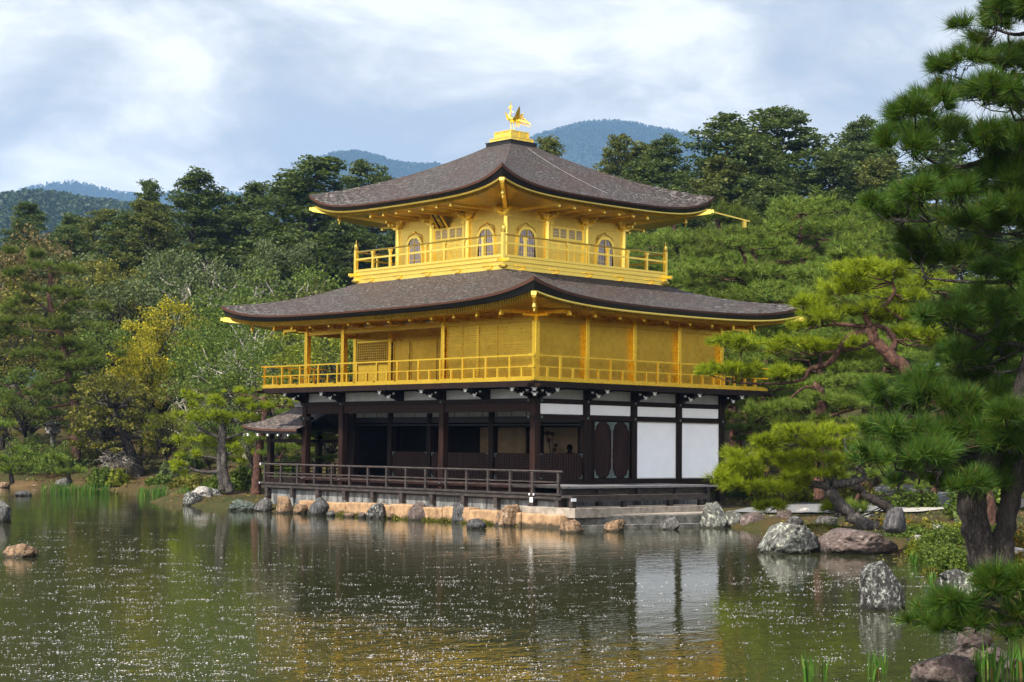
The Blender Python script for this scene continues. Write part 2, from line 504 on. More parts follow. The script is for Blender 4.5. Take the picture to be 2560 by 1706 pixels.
def ground_h(X, Y):
    X = np.asarray(X, float); Y = np.asarray(Y, float)
    d = shore_dist(X, Y)
    near_bld = sm(7, 2.5, np.maximum(np.maximum(-13 - X, X - 3.0), np.maximum(-2 - Y, Y - 9)))
    bumps = 0.16 * np.sin(X * 0.55 + 1.3 * np.sin(Y * 0.31)) * np.cos(Y * 0.47 + X * 0.13) + 0.07 * np.sin(X * 1.7 + Y * 1.1)
    west = sm(-16, -26, X)
    land = 0.30 * sm(0, 0.7, d) + 0.12 * sm(0.7, 4, d) + bumps * sm(0.8, 4, d) * (1 - near_bld)
    land = land + west * 0.15 * np.maximum(d - 1.0, 0) * sm(1, 4, d) * np.clip(1 - d / 200, .3, 1)
    land = land + (1 - west) * 0.085 * np.maximum(d - 16, 0) * np.clip(1 - d / 220, .3, 1)
    land = np.where(d > 110, np.minimum(land, 12.0), land)
    wet = -1.3 * sm(0, 1.6, -d) - 0.02
    return np.where(d > 0, land, wet)


def gz(x, y):
    return float(ground_h(np.array([x]), np.array([y]))[0])


def axis_pts(a, b, step, far):
    mid = list(np.arange(a, b + 1e-6, step))
    lo, hi, st = a, b, step
    left, right = [], []
    while lo > -far or hi < far:
        st *= 1.22
        lo -= st; hi += st
        left.append(lo); right.append(hi)
    return np.array(left[::-1] + mid + right)


gx = axis_pts(-60, 42, 0.55, 6500)
gy = axis_pts(-38, 46, 0.55, 6500)
GX, GY = np.meshgrid(gx, gy, indexing='ij')
GZ = ground_h(GX, GY)
ni, nj = GX.shape
me = bpy.data.meshes.new('ground')
idx = np.arange(ni * nj).reshape(ni, nj)
quads = np.stack([idx[:-1, :-1], idx[1:, :-1], idx[1:, 1:], idx[:-1, 1:]], -1).reshape(-1, 4)
me.from_pydata(np.stack([GX, GY, GZ], -1).reshape(-1, 3).tolist(), [], quads.tolist())
me.polygons.foreach_set('use_smooth', [True] * len(me.polygons))
m, t = material('garden_soil_and_moss')
co = t.n('ShaderNodeTexCoord').outputs['Object']
a = t.noise(co, 0.35, 6, 0.6)
b = t.noise(co, 3.5, 6, 0.7)
f = t.math('ADD', t.math('MULTIPLY', a, 0.65), t.math('MULTIPLY', b, 0.35))
col = t.ramp(f, [(0.38, (0.020, 0.026, 0.007)), (0.47, (0.036, 0.036, 0.010)), (0.55, (0.055, 0.036, 0.014)), (0.64, (0.10, 0.062, 0.030))])
p = t.n('ShaderNodeBsdfPrincipled', {'Base Color': col, 'Roughness': 0.95, 'Specular IOR Level': 0.15})
t.set(p, 'Normal', bumped(t, b, 0.7, 0.08))
finish(t, p.outputs[0])
me.materials.append(m)
props(link_mesh('ground', me), kind='structure')

# water
m, t = material('pond_water')
co = t.n('ShaderNodeTexCoord').outputs['Object']
r1 = t.noise(t.mapping(co, scale=(1, 1, 1), rot=(0, 0, 0.82)), 1.0, 2, 0.5)
mapped = t.mapping(co, rot=(0, 0, -YAW), scale=(1.0, 0.42, 1.0))
r1 = t.noise(mapped, 2.6, 3, 0.5)
r2 = t.noise(mapped, 9.0, 2, 0.5)
calm = t.ramp(t.noise(co, 0.11, 3, 0.55), [(0.42, 0.25), (0.62, 1.0)])
h = t.math('ADD', t.math('MULTIPLY', r1, 0.7), t.math('MULTIPLY', r2, 0.3))
h = t.math('MULTIPLY', h, calm)
p = t.n('ShaderNodeBsdfPrincipled', {'Base Color': (0.027, 0.030, 0.012), 'Roughness': 0.03, 'IOR': 1.333, 'Specular IOR Level': 0.5})
t.set(p, 'Normal', bumped(t, h, 0.24, 0.06))
finish(t, p.outputs[0])
wm = M()
wm.grid([[(-110, -90, 0), (-110, 30, 0)], [(48, -90, 0), (48, 30, 0)]])
props(wm.build('water', m), kind='structure')

# gravel court and sand path on the right behind the pavilion
def sheet(name, pts, z, mat):
    mm = M()
    mm.v = [(x, y, z) for x, y in pts]
    mm.f = [tuple(range(len(pts)))]
    o = mm.build(name, mat)
    return props(o, kind='structure')


def drape(name, u0, u1, mat, lift, n=24):
    """strip between two polylines, laid on the ground"""
    P = []
    for i in range(n + 1):
        row = []
        a0 = np.array(u0[0]) + (np.array(u0[1]) - np.array(u0[0])) * i / n
        a1 = np.array(u1[0]) + (np.array(u1[1]) - np.array(u1[0])) * i / n
        for j in range(7):
            q = a0 + (a1 - a0) * j / 6
            row.append((q[0], q[1], gz(q[0], q[1]) + lift))
        P.append(row)
    mm = M(); mm.grid(P)
    return props(mm.build(name, mat, smooth=True), kind='structure')


drape('gravel_path', [(3.2, 5.2), (-4.0, 24.0)], [(6.6, 6.5), (2.5, 22.0)], GRAVEL, 0.05)
drape('sand_path', [(6.7, 6.5), (2.6, 22.0)], [(7.6, 7.0), (4.0, 22.0)], SAND, 0.05)
drape('sand_path', [(2.0, 26.0), (9.0, 27.0)], [(1.4, 28.0), (9.0, 28.4)], SAND, 0.06)


# far hills under forest
def hill(name, D, prof, depth, seed, ntree, tree_h, half_lo):
    """prof: list of (px, y) of the skyline read off the photo at distance D"""
    rng = np.random.default_rng(seed)
    xs = np.array([p[0] for p in prof], float); ys = np.array([p[1] for p in prof], float)
    nu, nv = 70, 24
    us = np.linspace(xs[0], xs[-1], nu)
    top = np.interp(us, xs, ys)
    P = np.zeros((nu, nv, 3))
    for i in range(nu):
        q = at_d(us[i], top[i], D)
        zt = max(q[2] - tree_h * 0.9, 2)
        fw = np.array([q[0] - CAM[0], q[1] - CAM[1]]); fw /= np.linalg.norm(fw)
        for j in range(nv):
            v = j / (nv - 1)
            if v < 0.7:
                k = v / 0.7
                off = -(1 - k) * depth; z = zt * math.sin(k * math.pi / 2) ** 0.9
            else:
                k = (v - 0.7) / 0.3
                off = k * depth * 0.8; z = zt * math.cos(k * math.pi / 2) ** 1.2
            P[i, j] = (q[0] + fw[0] * off, q[1] + fw[1] * off, z - 1)
    mm = M(); mm.grid(P.tolist())
    props(mm.build(name, L_FARG, smooth=True), kind='structure')
    # forest on its near face
    ii = rng.random(ntree) * (nu - 1.001); jj = (0.15 + 0.85 * rng.random(ntree) ** 0.7) * (0.72 * (nv - 1))
    i0 = ii.astype(int); j0 = jj.astype(int); fi = (ii - i0)[:, None]; fj = (jj - j0)[:, None]
    B = (P[i0, j0] * (1 - fi) + P[i0 + 1, j0] * fi) * (1 - fj) + (P[i0, j0 + 1] * (1 - fi) + P[i0 + 1, j0 + 1] * fi) * fj
    hh = tree_h * (0.45 + 0.85 * rng.random(ntree) ** 1.6)
    wd = hh * (0.28 + 0.25 * rng.random(ntree))
    K = 16
    d = rng.normal(size=(ntree, K, 3)); d /= np.linalg.norm(d, axis=2, keepdims=True)
    tz = rng.random((ntree, K)) ** 0.8
    rad = (1 - tz * (0.55 + 0.4 * rng.random((ntree, 1)))) * wd[:, None]
    C = np.empty((ntree, K, 3))
    C[..., 0] = B[:, None, 0] + d[..., 0] * rad
    C[..., 1] = B[:, None, 1] + d[..., 1] * rad
    C[..., 2] = B[:, None, 2] + (0.12 + 0.88 * tz) * hh[:, None]
    V = leaf_quads(rng, C.reshape(-1, 3), np.repeat(hh, K) * 0.26, 0.75, 0.5)
    o = np_mesh('forest', V, 4, L_FAR)
    props(o, kind='stuff')
    o['label'] = 'dense distant forest covering the blue hill behind'


def leaf_quads(rng, C, size, aspect, up, droop=0.0):
    n = len(C)
    size = np.broadcast_to(np.asarray(size, float), (n,))[:, None] * (0.7 + 0.6 * rng.random((n, 1)))
    N = rng.normal(size=(n, 3)); N[:, 2] += up * 2
    N /= np.linalg.norm(N, axis=1, keepdims=True)
    T = rng.normal(size=(n, 3)); T[:, 2] -= droop
    T -= N * (T * N).sum(1, keepdims=True)
    T /= np.linalg.norm(T, axis=1, keepdims=True) + 1e-9
    B = np.cross(N, T)
    V = np.empty((n, 4, 3))
    V[:, 0] = C - T * size * 0.5
    V[:, 1] = C + B * size * 0.5 * aspect
    V[:, 2] = C + T * size * 0.5
    V[:, 3] = C - B * size * 0.5 * aspect
    return V.reshape(-1, 3)


L_FARG = simple('hill_floor', (0.012, 0.022, 0.010), (0.030, 0.040, 0.018), 0.02, 0.95, bump=0)
hill('hill', 1250, [(-260, 475), (-120, 466), (0, 474), (60, 466), (130, 470), (220, 484), (300, 494), (420, 515), (560, 570)], 540, 3, 12000, 8.5, 0)
hill('hill', 4900, [(-40, 470), (60, 440), (110, 428), (160, 424), (210, 432), (260, 445), (330, 452), (470, 442), (560, 450), (640, 440)], 1100, 5, 7000, 16.0, 0)
hill('hill', 4300, [(560, 478), (640, 438), (690, 406), (720, 378), (770, 362), (820, 359), (870, 370), (900, 382), (950, 388), (1000, 388), (1100, 408)], 1200, 8, 14000, 15.0, 0)
hill('hill', 4400, [(1100, 380), (1200, 335), (1250, 318), (1300, 304), (1350, 293), (1410, 290), (1460, 297), (1500, 306), (1560, 315), (1610, 330), (1700, 350), (1900, 380)], 1250, 12, 16000, 15.0, 0)

# ------------------------------------------------------------------ the pavilion
LX, LY = 11.6, 8.52
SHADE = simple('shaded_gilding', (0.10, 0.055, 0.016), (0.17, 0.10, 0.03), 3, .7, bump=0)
CX, CY = -LX / 2, LY / 2
W3 = 5.484
R1 = (-LX, 0.0, 0.0, LY)                       # walls of the two lower storeys
R3 = (CX - W3 / 2, CX + W3 / 2, CY - W3 / 2, CY + W3 / 2)
pav = thing('golden_pavilion', 'three storey golden pavilion with dark shingle roofs on the pond edge', 'pavilion', (CX, CY, 0.5))


def fr(rect, s):
    x0, x1, y0, y1 = rect
    return {'S': lambda u, n, z: (u, y0 - n, z), 'N': lambda u, n, z: (u, y1 + n, z),
            'E': lambda u, n, z: (x1 + n, u, z), 'W': lambda u, n, z: (x0 - n, u, z)}[s]


def sbox(mm, f, u0, u1, n0, n1, z0, z1):
    a, b = f(u0, n0, z0), f(u1, n1, z1)
    return mm.box(a[0], b[0], a[1], b[1], z0, z1)


def part(mm, name, mat, parent=None, **k):
    return mm.build(name, mat, parent or pav, **k)


def span(rect, s):
    return (rect[0], rect[1]) if s in 'SN' else (rect[2], rect[3])


# ---- roofs
def hip_roof(eave, top, z0, up, tau, zt, thick, wall, zwall, ribs, shingle, gutters):
    x0, x1, y0, y1 = eave
    tx0, tx1, ty0, ty1 = top
    corners = {'S': ((x0, y0), (x1, y0), (tx0, ty0), (tx1, ty0)), 'E': ((x1, y0), (x1, y1), (tx1, ty0), (tx1, ty1)),
               'N': ((x1, y1), (x0, y1), (tx1, ty1), (tx0, ty1)), 'W': ((x0, y1), (x0, y0), (tx0, ty1), (tx0, ty0))}
    cxm, cym = (x0 + x1) / 2, (y0 + y1) / 2

    def lift(u, L):
        return up * (math.exp(-u * L / tau) + math.exp(-(1 - u) * L / tau))

    def surf(s, u, v):
        A, B, a, b = [Vector(c) for c in corners[s]]
        L = (B - A).length
        e = A.lerp(B, u); tt = a.lerp(b, u)
        p = e.lerp(tt, v)
        z = z0 + lift(u, L) * (1 - v) ** 2 + (zt - z0) * (0.85 * v + 0.15 * v * v)
        return (p.x, p.y, z)

    def rim(s, u, inset, dz):
        A, B = Vector(corners[s][0]), Vector(corners[s][1])
        L = (B - A).length
        d = (B - A).normalized(); nrm = Vector((-d.y, d.x))      # points inwards
        uu = inset / L + u * (1 - 2 * inset / L)
        p = A + d * (uu * L) + nrm * inset
        return (p.x, p.y, z0 + lift(u, L) + dz(lift(u, L) / up))

    us = [0.5 - 0.5 * math.cos(math.pi * i / 56) for i in range(57)]
    vs = [i / 18 for i in range(19)]
    roof = M(); uvs = []
    for s in 'SENW':
        L = (Vector(corners[s][1]) - Vector(corners[s][0])).length
        roof.grid([[surf(s, u, v) for v in vs] for u in us])
        W = (Vector(corners[s][2]) - Vector(corners[s][0])).length
        uvs += [((u * L + {'S': 0, 'E': 31, 'N': 57, 'W': 83}[s]), v * W) for u in us for v in vs]
    ro = part(roof, 'roof', shingle, smooth=True)
    lay = ro.data.uv_layers.new(name='UVMap')
    li = np.zeros(len(ro.data.loops), dtype=np.int32)
    ro.data.loops.foreach_get('vertex_index', li)
    lay.data.foreach_set('uv', np.array(uvs, dtype=np.float32)[li].ravel())
    T = lambda k: thick[0] + thick[1] * k
    for nm, mat, i0, d0, i1, d1 in (('eave_trim', COPPER, 0.0, lambda k: 0.0, 0.012, lambda k: -0.32 * T(k)),
                                    ('eave_edge', BLACK, 0.03, lambda k: -0.32 * T(k), 0.13, lambda k: -T(k))):
        mm = M()
        for s in 'SENW':
            rows = [[rim(s, u, i0, d0), rim(s, u, i1, d1)] for u in us]
            if nm == 'eave_trim':
                rows = [[rim(s, u, i0, d0), rim(s, u, i1, d1), rim(s, u, 0.035, lambda k: -0.32 * T(k) - .004)] for u in us]
            else:
                rows = [[rim(s, u, i0, d0), rim(s, u, i1, d1), rim(s, u, 0.24, lambda k: -T(k) - .01)] for u in us]
            mm.grid(rows)
        part(mm, nm, mat, ro, smooth=False)
    # gilded rafter-end band, ribbed
    mm = M()
    for s in 'SENW':
        A, B = Vector(corners[s][0]), Vector(corners[s][1]); L = (B - A).length
        mm.grid([[rim(s, u, 0.20, lambda k: -T(k) + .01), rim(s, u, 0.26, lambda k: -T(k) - 0.15), rim(s, u, 0.40, lambda k: -T(k) - 0.16)] for u in us])
        n = int(L / ribs)
        for i in range(1, n):
            u = i / n
            a = Vector(rim(s, u, 0.19, lambda k: -T(k) - 0.01)); b = Vector(rim(s, u, 0.235, lambda k: -T(k) - 0.135))
            mm.beam(a, b, ribs * 0.45, 0.03, up=(B - A).normalized().cross(Vector((0, 0, 1))).to_tuple() + (0,) if False else ((B - A).normalized().y, -(B - A).normalized().x, 0))
    part(mm, 'rafter_ends', GOLD, ro)
    wx0, wx1, wy0, wy1 = wall
    wc = {'S': ((wx0, wy0), (wx1, wy0)), 'E': ((wx1, wy0), (wx1, wy1)), 'N': ((wx1, wy1), (wx0, wy1)), 'W': ((wx0, wy1), (wx0, wy0))}
    mm = M()
    for s in 'SENW':
        rows = []
        for u in us:
            a = Vector(rim(s, u, 0.38, lambda k: -T(k) - 0.155))
            b2 = Vector(wc[s][0]).lerp(Vector(wc[s][1]), u)
            rows.append([a, a.lerp(Vector((b2.x, b2.y, zwall)), 0.5) + Vector((0, 0, -0.03)), Vector((b2.x, b2.y, zwall))])
        mm.grid(rows)
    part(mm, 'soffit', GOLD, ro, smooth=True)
    for s, (a, b) in zip('SENW', ((x0, y0), (x1, y0), (x1, y1), (x0, y1))):
        k = 1 + math.exp(-(x1 - x0) / tau)
        tip = Vector((a, b, z0 + up - T(1) - 0.12))
        c = Vector((min(max(a, wx0), wx1), min(max(b, wy0), wy1), zwall - 0.08))
        d = (tip - c)
        q = c + d * 0.96
        mm = M(); mm.beam(c, q, 0.13, 0.16); mm.beam(q - d.normalized() * 0.02, q + d.normalized() * 0.1, 0.15, 0.1)
        part(mm, 'corner_rafter', GOLD_B, ro)
    for s in gutters:
        mm = M()
        a = [rim(s, u, 0.14, lambda k: -T(k) - 0.03 - 0.12 * k * (gutters[s] == 'straight') * 3) for u in us[3:-3]]
        mm.tube(a, 0.035, 6)
        part(mm, 'gutter', GOLD_B, ro)
    return ro, surf, rim


EW, EN, EE = 2.35, 1.95, 2.1
roof_low, surf2, rim2 = hip_roof((-LX - EW, EE, -EE, LY + EN), (R3[0] - 0.98, R3[1] + 0.98, R3[2] - 0.98, R3[3] + 0.98),
                                 6.58, 0.58, 1.5, 7.86, (0.17, 0.2), R1, 6.44, 0.10, SHINGLE, {'E': 'curved'})
E3 = 2.2
roof_top, surf3, rim3 = hip_roof((R3[0] - E3, R3[1] + E3, R3[2] - E3, R3[3] + E3), (CX - 0.62, CX + 0.62, CY - 0.62, CY + 0.62),
                                 10.29, 0.64, 0.95, 12.60, (0.16, 0.22), R3, 10.02, 0.09, SHINGLE, {'S': 'curved', 'E': 'curved'})
# long gilded rainwater spout running off the north-east corner of the top roof
a = Vector((R3[1] + E3 - 0.2, R3[3] + E3 - 0.4, 10.47)); b = Vector((R3[1] + E3 - 0.1, R3[3] + E3 + 2.0, 10.28))
mm = M(); mm.beam(a, b, 0.06, 0.045); mm.box(b.x - .05, b.x + .05, b.y - .35, b.y - .22, b.z - .25, b.z)
part(mm, 'rain_spout', GOLD_B, roof_top)
# ridge platform
for h, za, zb, mat, nm in ((0.62, 12.56, 12.74, BLACK, 'ridge_base'), (0.52, 12.74, 12.885, GOLD_B, 'ridge_plinth'), (0.41, 12.885, 13.12, GOLD_B, 'ridge_box')):
    mm = M(); mm.box(CX - h, CX + h, CY - h, CY + h, za, zb)
    if nm == 'ridge_base':
        for s in 'SENW':
            f = fr((CX - h, CX + h, CY - h, CY + h), s); u0, u1 = span((CX - h, CX + h, CY - h, CY + h), s)
            sbox(mm, f, u0 - .02, u1 + .02, -.05, .03, zb - .03, zb + .004); sbox(mm, f, u0 - .012, u1 + .012, 0, .014, za + .06, za + .075)
    else:
        for s in 'SENW':
            f = fr((CX - h, CX + h, CY - h, CY + h), s); u0, u1 = span((CX - h, CX + h, CY - h, CY + h), s)
            nb = 2 if nm == 'ridge_box' else 3
            sbox(mm, f, u0, u1, 0, .022, zb - .03, zb + .003); sbox(mm, f, u0, u1, 0, .022, za, za + .025)
            for i in range(nb + 1):
                uu = u0 + (u1 - u0) * i / nb
                sbox(mm, f, uu - .015, uu + .015, 0, .02, za + .025, zb - .03)
            if nm == 'ridge_box':
                for i in range(nb):
                    uc = u0 + (u1 - u0) * (i + .5) / nb
                    ring = [f(uc + .165 * math.cos(t_ * math.pi / 10), .008, (za + zb) / 2 + .075 * math.sin(t_ * math.pi / 10)) for t_ in range(21)]
                    mm.tube(ring, .008, 5, cap=False)
    part(mm, nm, mat, roof_top)

# ---- third storey
mm = M(); mm.box(R3[0], R3[1], R3[2], R3[3], 8.15, 10.06)
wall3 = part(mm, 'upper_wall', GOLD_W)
mm = M()
for s in 'SENW':
    f = fr(R3, s); u0, u1 = span(R3, s)
    sbox(mm, f, u0, u1, 0.0, 0.03, 9.66, 9.70); sbox(mm, f, u0, u1, 0, 0.05, 8.2, 8.32); sbox(mm, f, u0, u1, 0, 0.05, 9.94, 10.05)
part(mm, 'wall_moulding', GOLD_W, wall3)


def post_round(c, r, za, zb, mat, nm='post'):
    mm = M(); mm.lathe((c[0], c[1], za), [(r, 0), (r, zb - za)], 12)
    return part(mm, nm, mat, smooth=False)


B3 = W3 / 3
seen = set()
for s in 'SENW':
    f = fr(R3, s); u0, u1 = span(R3, s)
    for i in range(4):
        c = f(u0 + i * B3, 0.03 if 0 < i < 3 else 0.0, 0)
        key = (round(c[0], 1), round(c[1], 1))
        if key in seen: continue
        seen.add(key)
        post_round(c, 0.095, 8.2, 10.0, GOLD_B)
        # clustered bracket on the post head
        mm = M()
        cc = f(u0 + i * B3, 0.0, 0)
        mm.box(c[0] - .13, c[0] + .13, c[1] - .13, c[1] + .13, 9.70, 9.76)
        for k, (zz, ln) in enumerate(((9.79, .26), (9.90, .40))):
            pa, pb = f(u0 + i * B3 - ln * .8, .1, zz), f(u0 + i * B3 + ln * .8, .1, zz)
            mm.beam(pa, pb, .09, .06)
            mm.beam(f(u0 + i * B3, 0, zz), f(u0 + i * B3, .22 + ln * .8, zz + .02), .08, .06)
            for q in (pa, pb, f(u0 + i * B3, .2 + ln * .75, zz)):
                mm.box(q[0] - .045, q[0] + .045, q[1] - .045, q[1] + .045, q[2] + .03, q[2] + .08)
        part(mm, 'bracket', GOLD_B)
    # long arms under the eave
    n = 8
    for i in range(n + 1):
        if i in (0, n): continue
        mm = M()
        u = u0 + (u1 - u0) * i / n
        mm.beam(f(u, 0, 9.97), f(u, 1.75, 10.0 ), .07, .09)
        q = f(u, 1.72, 9.98)
        mm.box(q[0] - .05, q[0] + .05, q[1] - .05, q[1] + .05, 9.90, 10.05)
        part(mm, 'eave_arm', GOLD_B)


def arch(u, zb, zt, w0, w1, n=14):
    """bell-shaped window outline (u, z), from lower left round to lower right"""
    zs = zt - (zt - zb) * 0.36
    L = [(u - w0, zb), (u - (w0 * .55 + w1 * .45), zb + (zs - zb) * .5), (u - w1, zs)]
    for i in range(1, n):
        t_ = math.pi * (1 - i / n)
        c_ = math.cos(t_)
        L.append((u + w1 * c_, zs + (zt - zs) * (math.sin(t_) ** 0.75) * (1 - 0.06 * abs(math.sin(3 * t_)))))
    L += [(u + w1, zs), (u + (w0 * .55 + w1 * .45), zb + (zs - zb) * .5), (u + w0, zb)]
    return L


def cusp_window(f, u):
    zb, zt, w0, w1 = 8.33, 9.36, 0.40, 0.335
    o = arch(u, zb, zt, w0, w1)
    out = arch(u, zb, zt + .09, w0 + .075, w1 + .085)
    mm = M()
    b = len(mm.v)
    for (a_, z_), (a2, z2) in zip(o, out):
        mm.v += [f(a_, .015, z_), f(a_, .05, z_), f(a2, .05, z2), f(a2, .0, z2)]
    for i in range(len(o) - 1):
        for k in range(3):
            mm.f.append((b + i * 4 + k, b + i * 4 + k + 1, b + i * 4 + k + 5, b + i * 4 + k + 4))
    # raised ogee line above the frame
    og = [f(u - .42, .02, zt - .08), f(u - .33, .025, zt + .07), f(u - .17, .03, zt + .12), f(u - .07, .03, zt + .16), f(u, .03, zt + .22), f(u + .07, .03, zt + .16), f(u + .17, .03, zt + .12), f(u + .33, .025, zt + .07), f(u + .42, .02, zt - .08)]
    mm.tube(og, .016, 5)
    win = part(mm, 'window', GOLD_B)
    mm = M(); mm.v = [f(a_, .006, z_) for a_, z_ in o]; mm.f = [tuple(range(len(o)))]
    part(mm, 'dark_opening', VOID, win)
    mm = M()
    zin = lambda uu: min(zt, max(z_ for a_, z_ in o if abs(a_ - uu) < .09))
    n = 9
    for i in range(n):
        uu = u - w1 + .035 + (2 * w1 - .07) * i / (n - 1)
        if i == 4: continue
        zz = min(zt - .02, zt - (zt - zb) * .36 * (1 - math.sqrt(max(0, 1 - ((uu - u) / w1) ** 2))) ) - .015
        sbox(mm, f, uu - .021, uu + .021, .006, .028, zb, zz)
    part(mm, 'paper_bars', LILAC, win)
    mm = M()
    sbox(mm, f, u - .016, u + .016, .006, .036, zb, zt - .02)
    for k in (.25, .50, .75):
        hw = w1 * (1 if k < .66 else .85)
        sbox(mm, f, u - hw, u + hw, .006, .034, zb + (zt - zb) * k - .011, zb + (zt - zb) * k + .011)
    part(mm, 'lattice', GOLD_B, win)


def panel_door(f, u):
    """pair of panelled doors with barred tops"""
    for sg in (-1, 1):
        mm = M()
        c = u + sg * .37
        sbox(mm, f, c - .35, c + .35, .0, .04, 8.33, 9.56)
        for q in (-.34, 0, .34): sbox(mm, f, c + q - .03, c + q + .03, .04, .062, 8.33, 9.56)
        for zz in (8.35, 8.74, 8.98, 9.08, 9.18, 9.53): sbox(mm, f, c - .37, c + .37, .04, .066, zz - .025, zz + .025)
        d = part(mm, 'door', GOLD_B)
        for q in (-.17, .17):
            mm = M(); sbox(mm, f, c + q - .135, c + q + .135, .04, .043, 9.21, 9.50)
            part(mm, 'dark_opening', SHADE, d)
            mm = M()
            for i in range(6): sbox(mm, f, c + q - .12 + i * .048 - .012, c + q - .12 + i * .048 + .012, .043, .058, 9.21, 9.50)
            for zz in (9.3, 9.4): sbox(mm, f, c + q - .135, c + q + .135, .043, .062, zz - .008, zz + .008)
            part(mm, 'lattice', PALEG, d)
    for sg in (-1, 1):
        mm = M(); sbox(mm, f, u + sg * .78 - .05, u + sg * .78 + .05, 0, .09, 8.3, 9.60)
        sbox(mm, f, u + sg * .78 - .08, u + sg * .78 + .08, 0, .13, 9.60, 9.70)
        part(mm, 'door_post', GOLD_B)


for s in 'SE':
    f = fr(R3, s); u0, u1 = span(R3, s)
    cusp_window(f, u0 + B3 * .5); cusp_window(f, u0 + B3 * 2.5); panel_door(f, u0 + B3 * 1.5)

# balcony of the third storey
O3 = 1.02
RB3 = (R3[0] - O3, R3[1] + O3, R3[2] - O3, R3[3] + O3)
mm = M()
mm.box(RB3[0] + .02, RB3[1] - .02, RB3[2] + .02, RB3[3] - .02, 7.60, 8.10)
mm.box(RB3[0] - .04, RB3[1] + .04, RB3[2] - .04, RB3[3] + .04, 8.10, 8.16)
mm.box(RB3[0] + .0, RB3[1] - .0, RB3[2] + .0, RB3[3] - .0, 8.16, 8.235)
mm.box(RB3[0] - .01, RB3[1] + .01, RB3[2] - .01, RB3[3] + .01, 7.97, 7.99)
mm.box(RB3[0] - .005, RB3[1] + .005, RB3[2] - .005, RB3[3] + .005, 7.78, 7.84)
bal3 = part(mm, 'balcony', GOLD_B)
for sx_, sy_ in ((-1, -1), (1, -1), (1, 1), (-1, 1)):
    x = RB3[0] if sx_ < 0 else RB3[1]; y = RB3[2] if sy_ < 0 else RB3[3]
    mm = M(); mm.box(x - .055, x + .055, y - .055, y + .055, 8.0, 9.0)
    mm.lathe((x, y, 9.0), [(.065, 0), (.08, .03), (.065, .06), (.075, .12), (.06, .2), (.02, .23), (.03, .27), (.006, .36)], 10)
    part(mm, 'corner_post', GOLD_B, bal3)
    mm = M(); mm.beam((x, y, 8.13), (x + sx_ * .3, y, 8.13), .08, .09); mm.beam((x, y, 8.13), (x, y + sy_ * .3, 8.13), .08, .09)
    part(mm, 'beam_end', GOLD_B, bal3)
    mm = M(); mm.lathe((x, y, 7.86), [(.05, 0), (.13, .03), (.15, .08), (.1, .13)], 6)
    part(mm, 'corner_fitting', GOLD_B, bal3)
for s in 'SENW':
    f = fr(RB3, s); u0, u1 = span(RB3, s)
    mm = M(); mm.tube([f(u0, 0, 8.93), f(u1, 0, 8.93)], .028, 8)
    sbox(mm, f, u0, u1, -.022, .022, 8.64, 8.70); sbox(mm, f, u0, u1, -.05, .045, 8.235, 8.31)
    part(mm, 'handrail', GOLD_B, bal3)
    n = 8
    for i in range(1, n):
        u = u0 + (u1 - u0) * i / n
        mm = M(); sbox(mm, f, u - .04, u + .04, -.035, .035, 8.31, 8.82); sbox(mm, f, u - .055, u + .055, -.05, .05, 8.82, 8.87)
        sbox(mm, f, u - .09, u + .09, -.03, .03, 8.87, 8.905)
        part(mm, 'baluster', GOLD_B, bal3)
    for i in range(5):
        u = u0 + (u1 - u0) * (i + .5) / 5
        mm = M()
        for q, z in ((-.2, 7.985), (-.08, 7.99), (.06, 7.99), (.18, 7.985), (.17, 7.93), (.1, 7.88), (.0, 7.865)):
            a_ = f(u + q, .02, z); mm.box(a_[0] - .045, a_[0] + .045, a_[1] - .03, a_[1] + .03, z - .018, z + .018)
        part(mm, 'gilt_fitting', GOLD_B, bal3)

# ---- second storey
f_s, f_e = fr(R1, 'S'), fr(R1, 'E')
XS = [0.0, -4.22, -9.49, -11.6]
YE = [0.0, 2.13, 4.26, 6.39, 8.52]
mm = M()
mm.box(-0.16, -0.03, 0.03, LY - .03, 4.3, 6.44)                              # east wall
mm.box(-4.22, -0.16, 0.03, 0.14, 4.3, 6.44)                                  # south wall by the corner
mm.box(-4.22, -4.12, 0.14, 2.13, 4.3, 6.44)
mm.box(-LX, -4.12, 2.13, 2.25, 4.3, 6.44)                                    # wall behind the veranda
mm.box(-LX, -LX + .12, 2.25, LY, 4.3, 6.44)
mm.box(-LX, -0.16, LY - .13, LY, 4.3, 6.44)
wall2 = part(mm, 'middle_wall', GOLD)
mm = M(); mm.box(-LX + .1, -4.22, 0.05, 2.13, 6.28, 6.34)
part(mm, 'veranda_ceiling', simple('faded_painted_ceiling', (0.34, 0.27, 0.19), (0.52, 0.43, 0.33), 1.5, 0.8, bump=0), wall2)
mm = M()
for s in 'SE':
    f = fr(R1, s); u0, u1 = span(R1, s)
    sbox(mm, f, u0 - .14, u1 + .14, -.04, .055, 6.09, 6.23)
    sbox(mm, f, u0, u1, -.02, .04, 6.36, 6.46)
for s in 'NW':
    f = fr(R1, s); u0, u1 = span(R1, s)
    sbox(mm, f, u0, u1, 0, .05, 6.09, 6.23)
sbox(mm, f_e, 0, LY, -.03, .04, 4.3, 4.42); sbox(mm, f_s, -4.22, 0, -.03, .04, 4.3, 4.42)
mm.box(-LX, -4.22, 2.07, 2.13, 6.0, 6.1); mm.box(-LX, -4.22, 2.07, 2.13, 4.3, 4.4)
part(mm, 'tie_beam', GOLD, wall2)
for p_ in [(x, 0) for x in XS] + [(0, y) for y in YE[1:]] + [(-LX, 2.13), (-LX, 4.26), (-LX, 6.39), (-LX, LY)]:
    mm = M(); x, y = p_
    mm.box(x - .08, x + .08 + (.02 if x == 0 else 0), y - .08 - (.02 if y == 0 else 0), y + .08, 4.3, 6.46)
    part(mm, 'post', GOLD_R, bevel=.012)
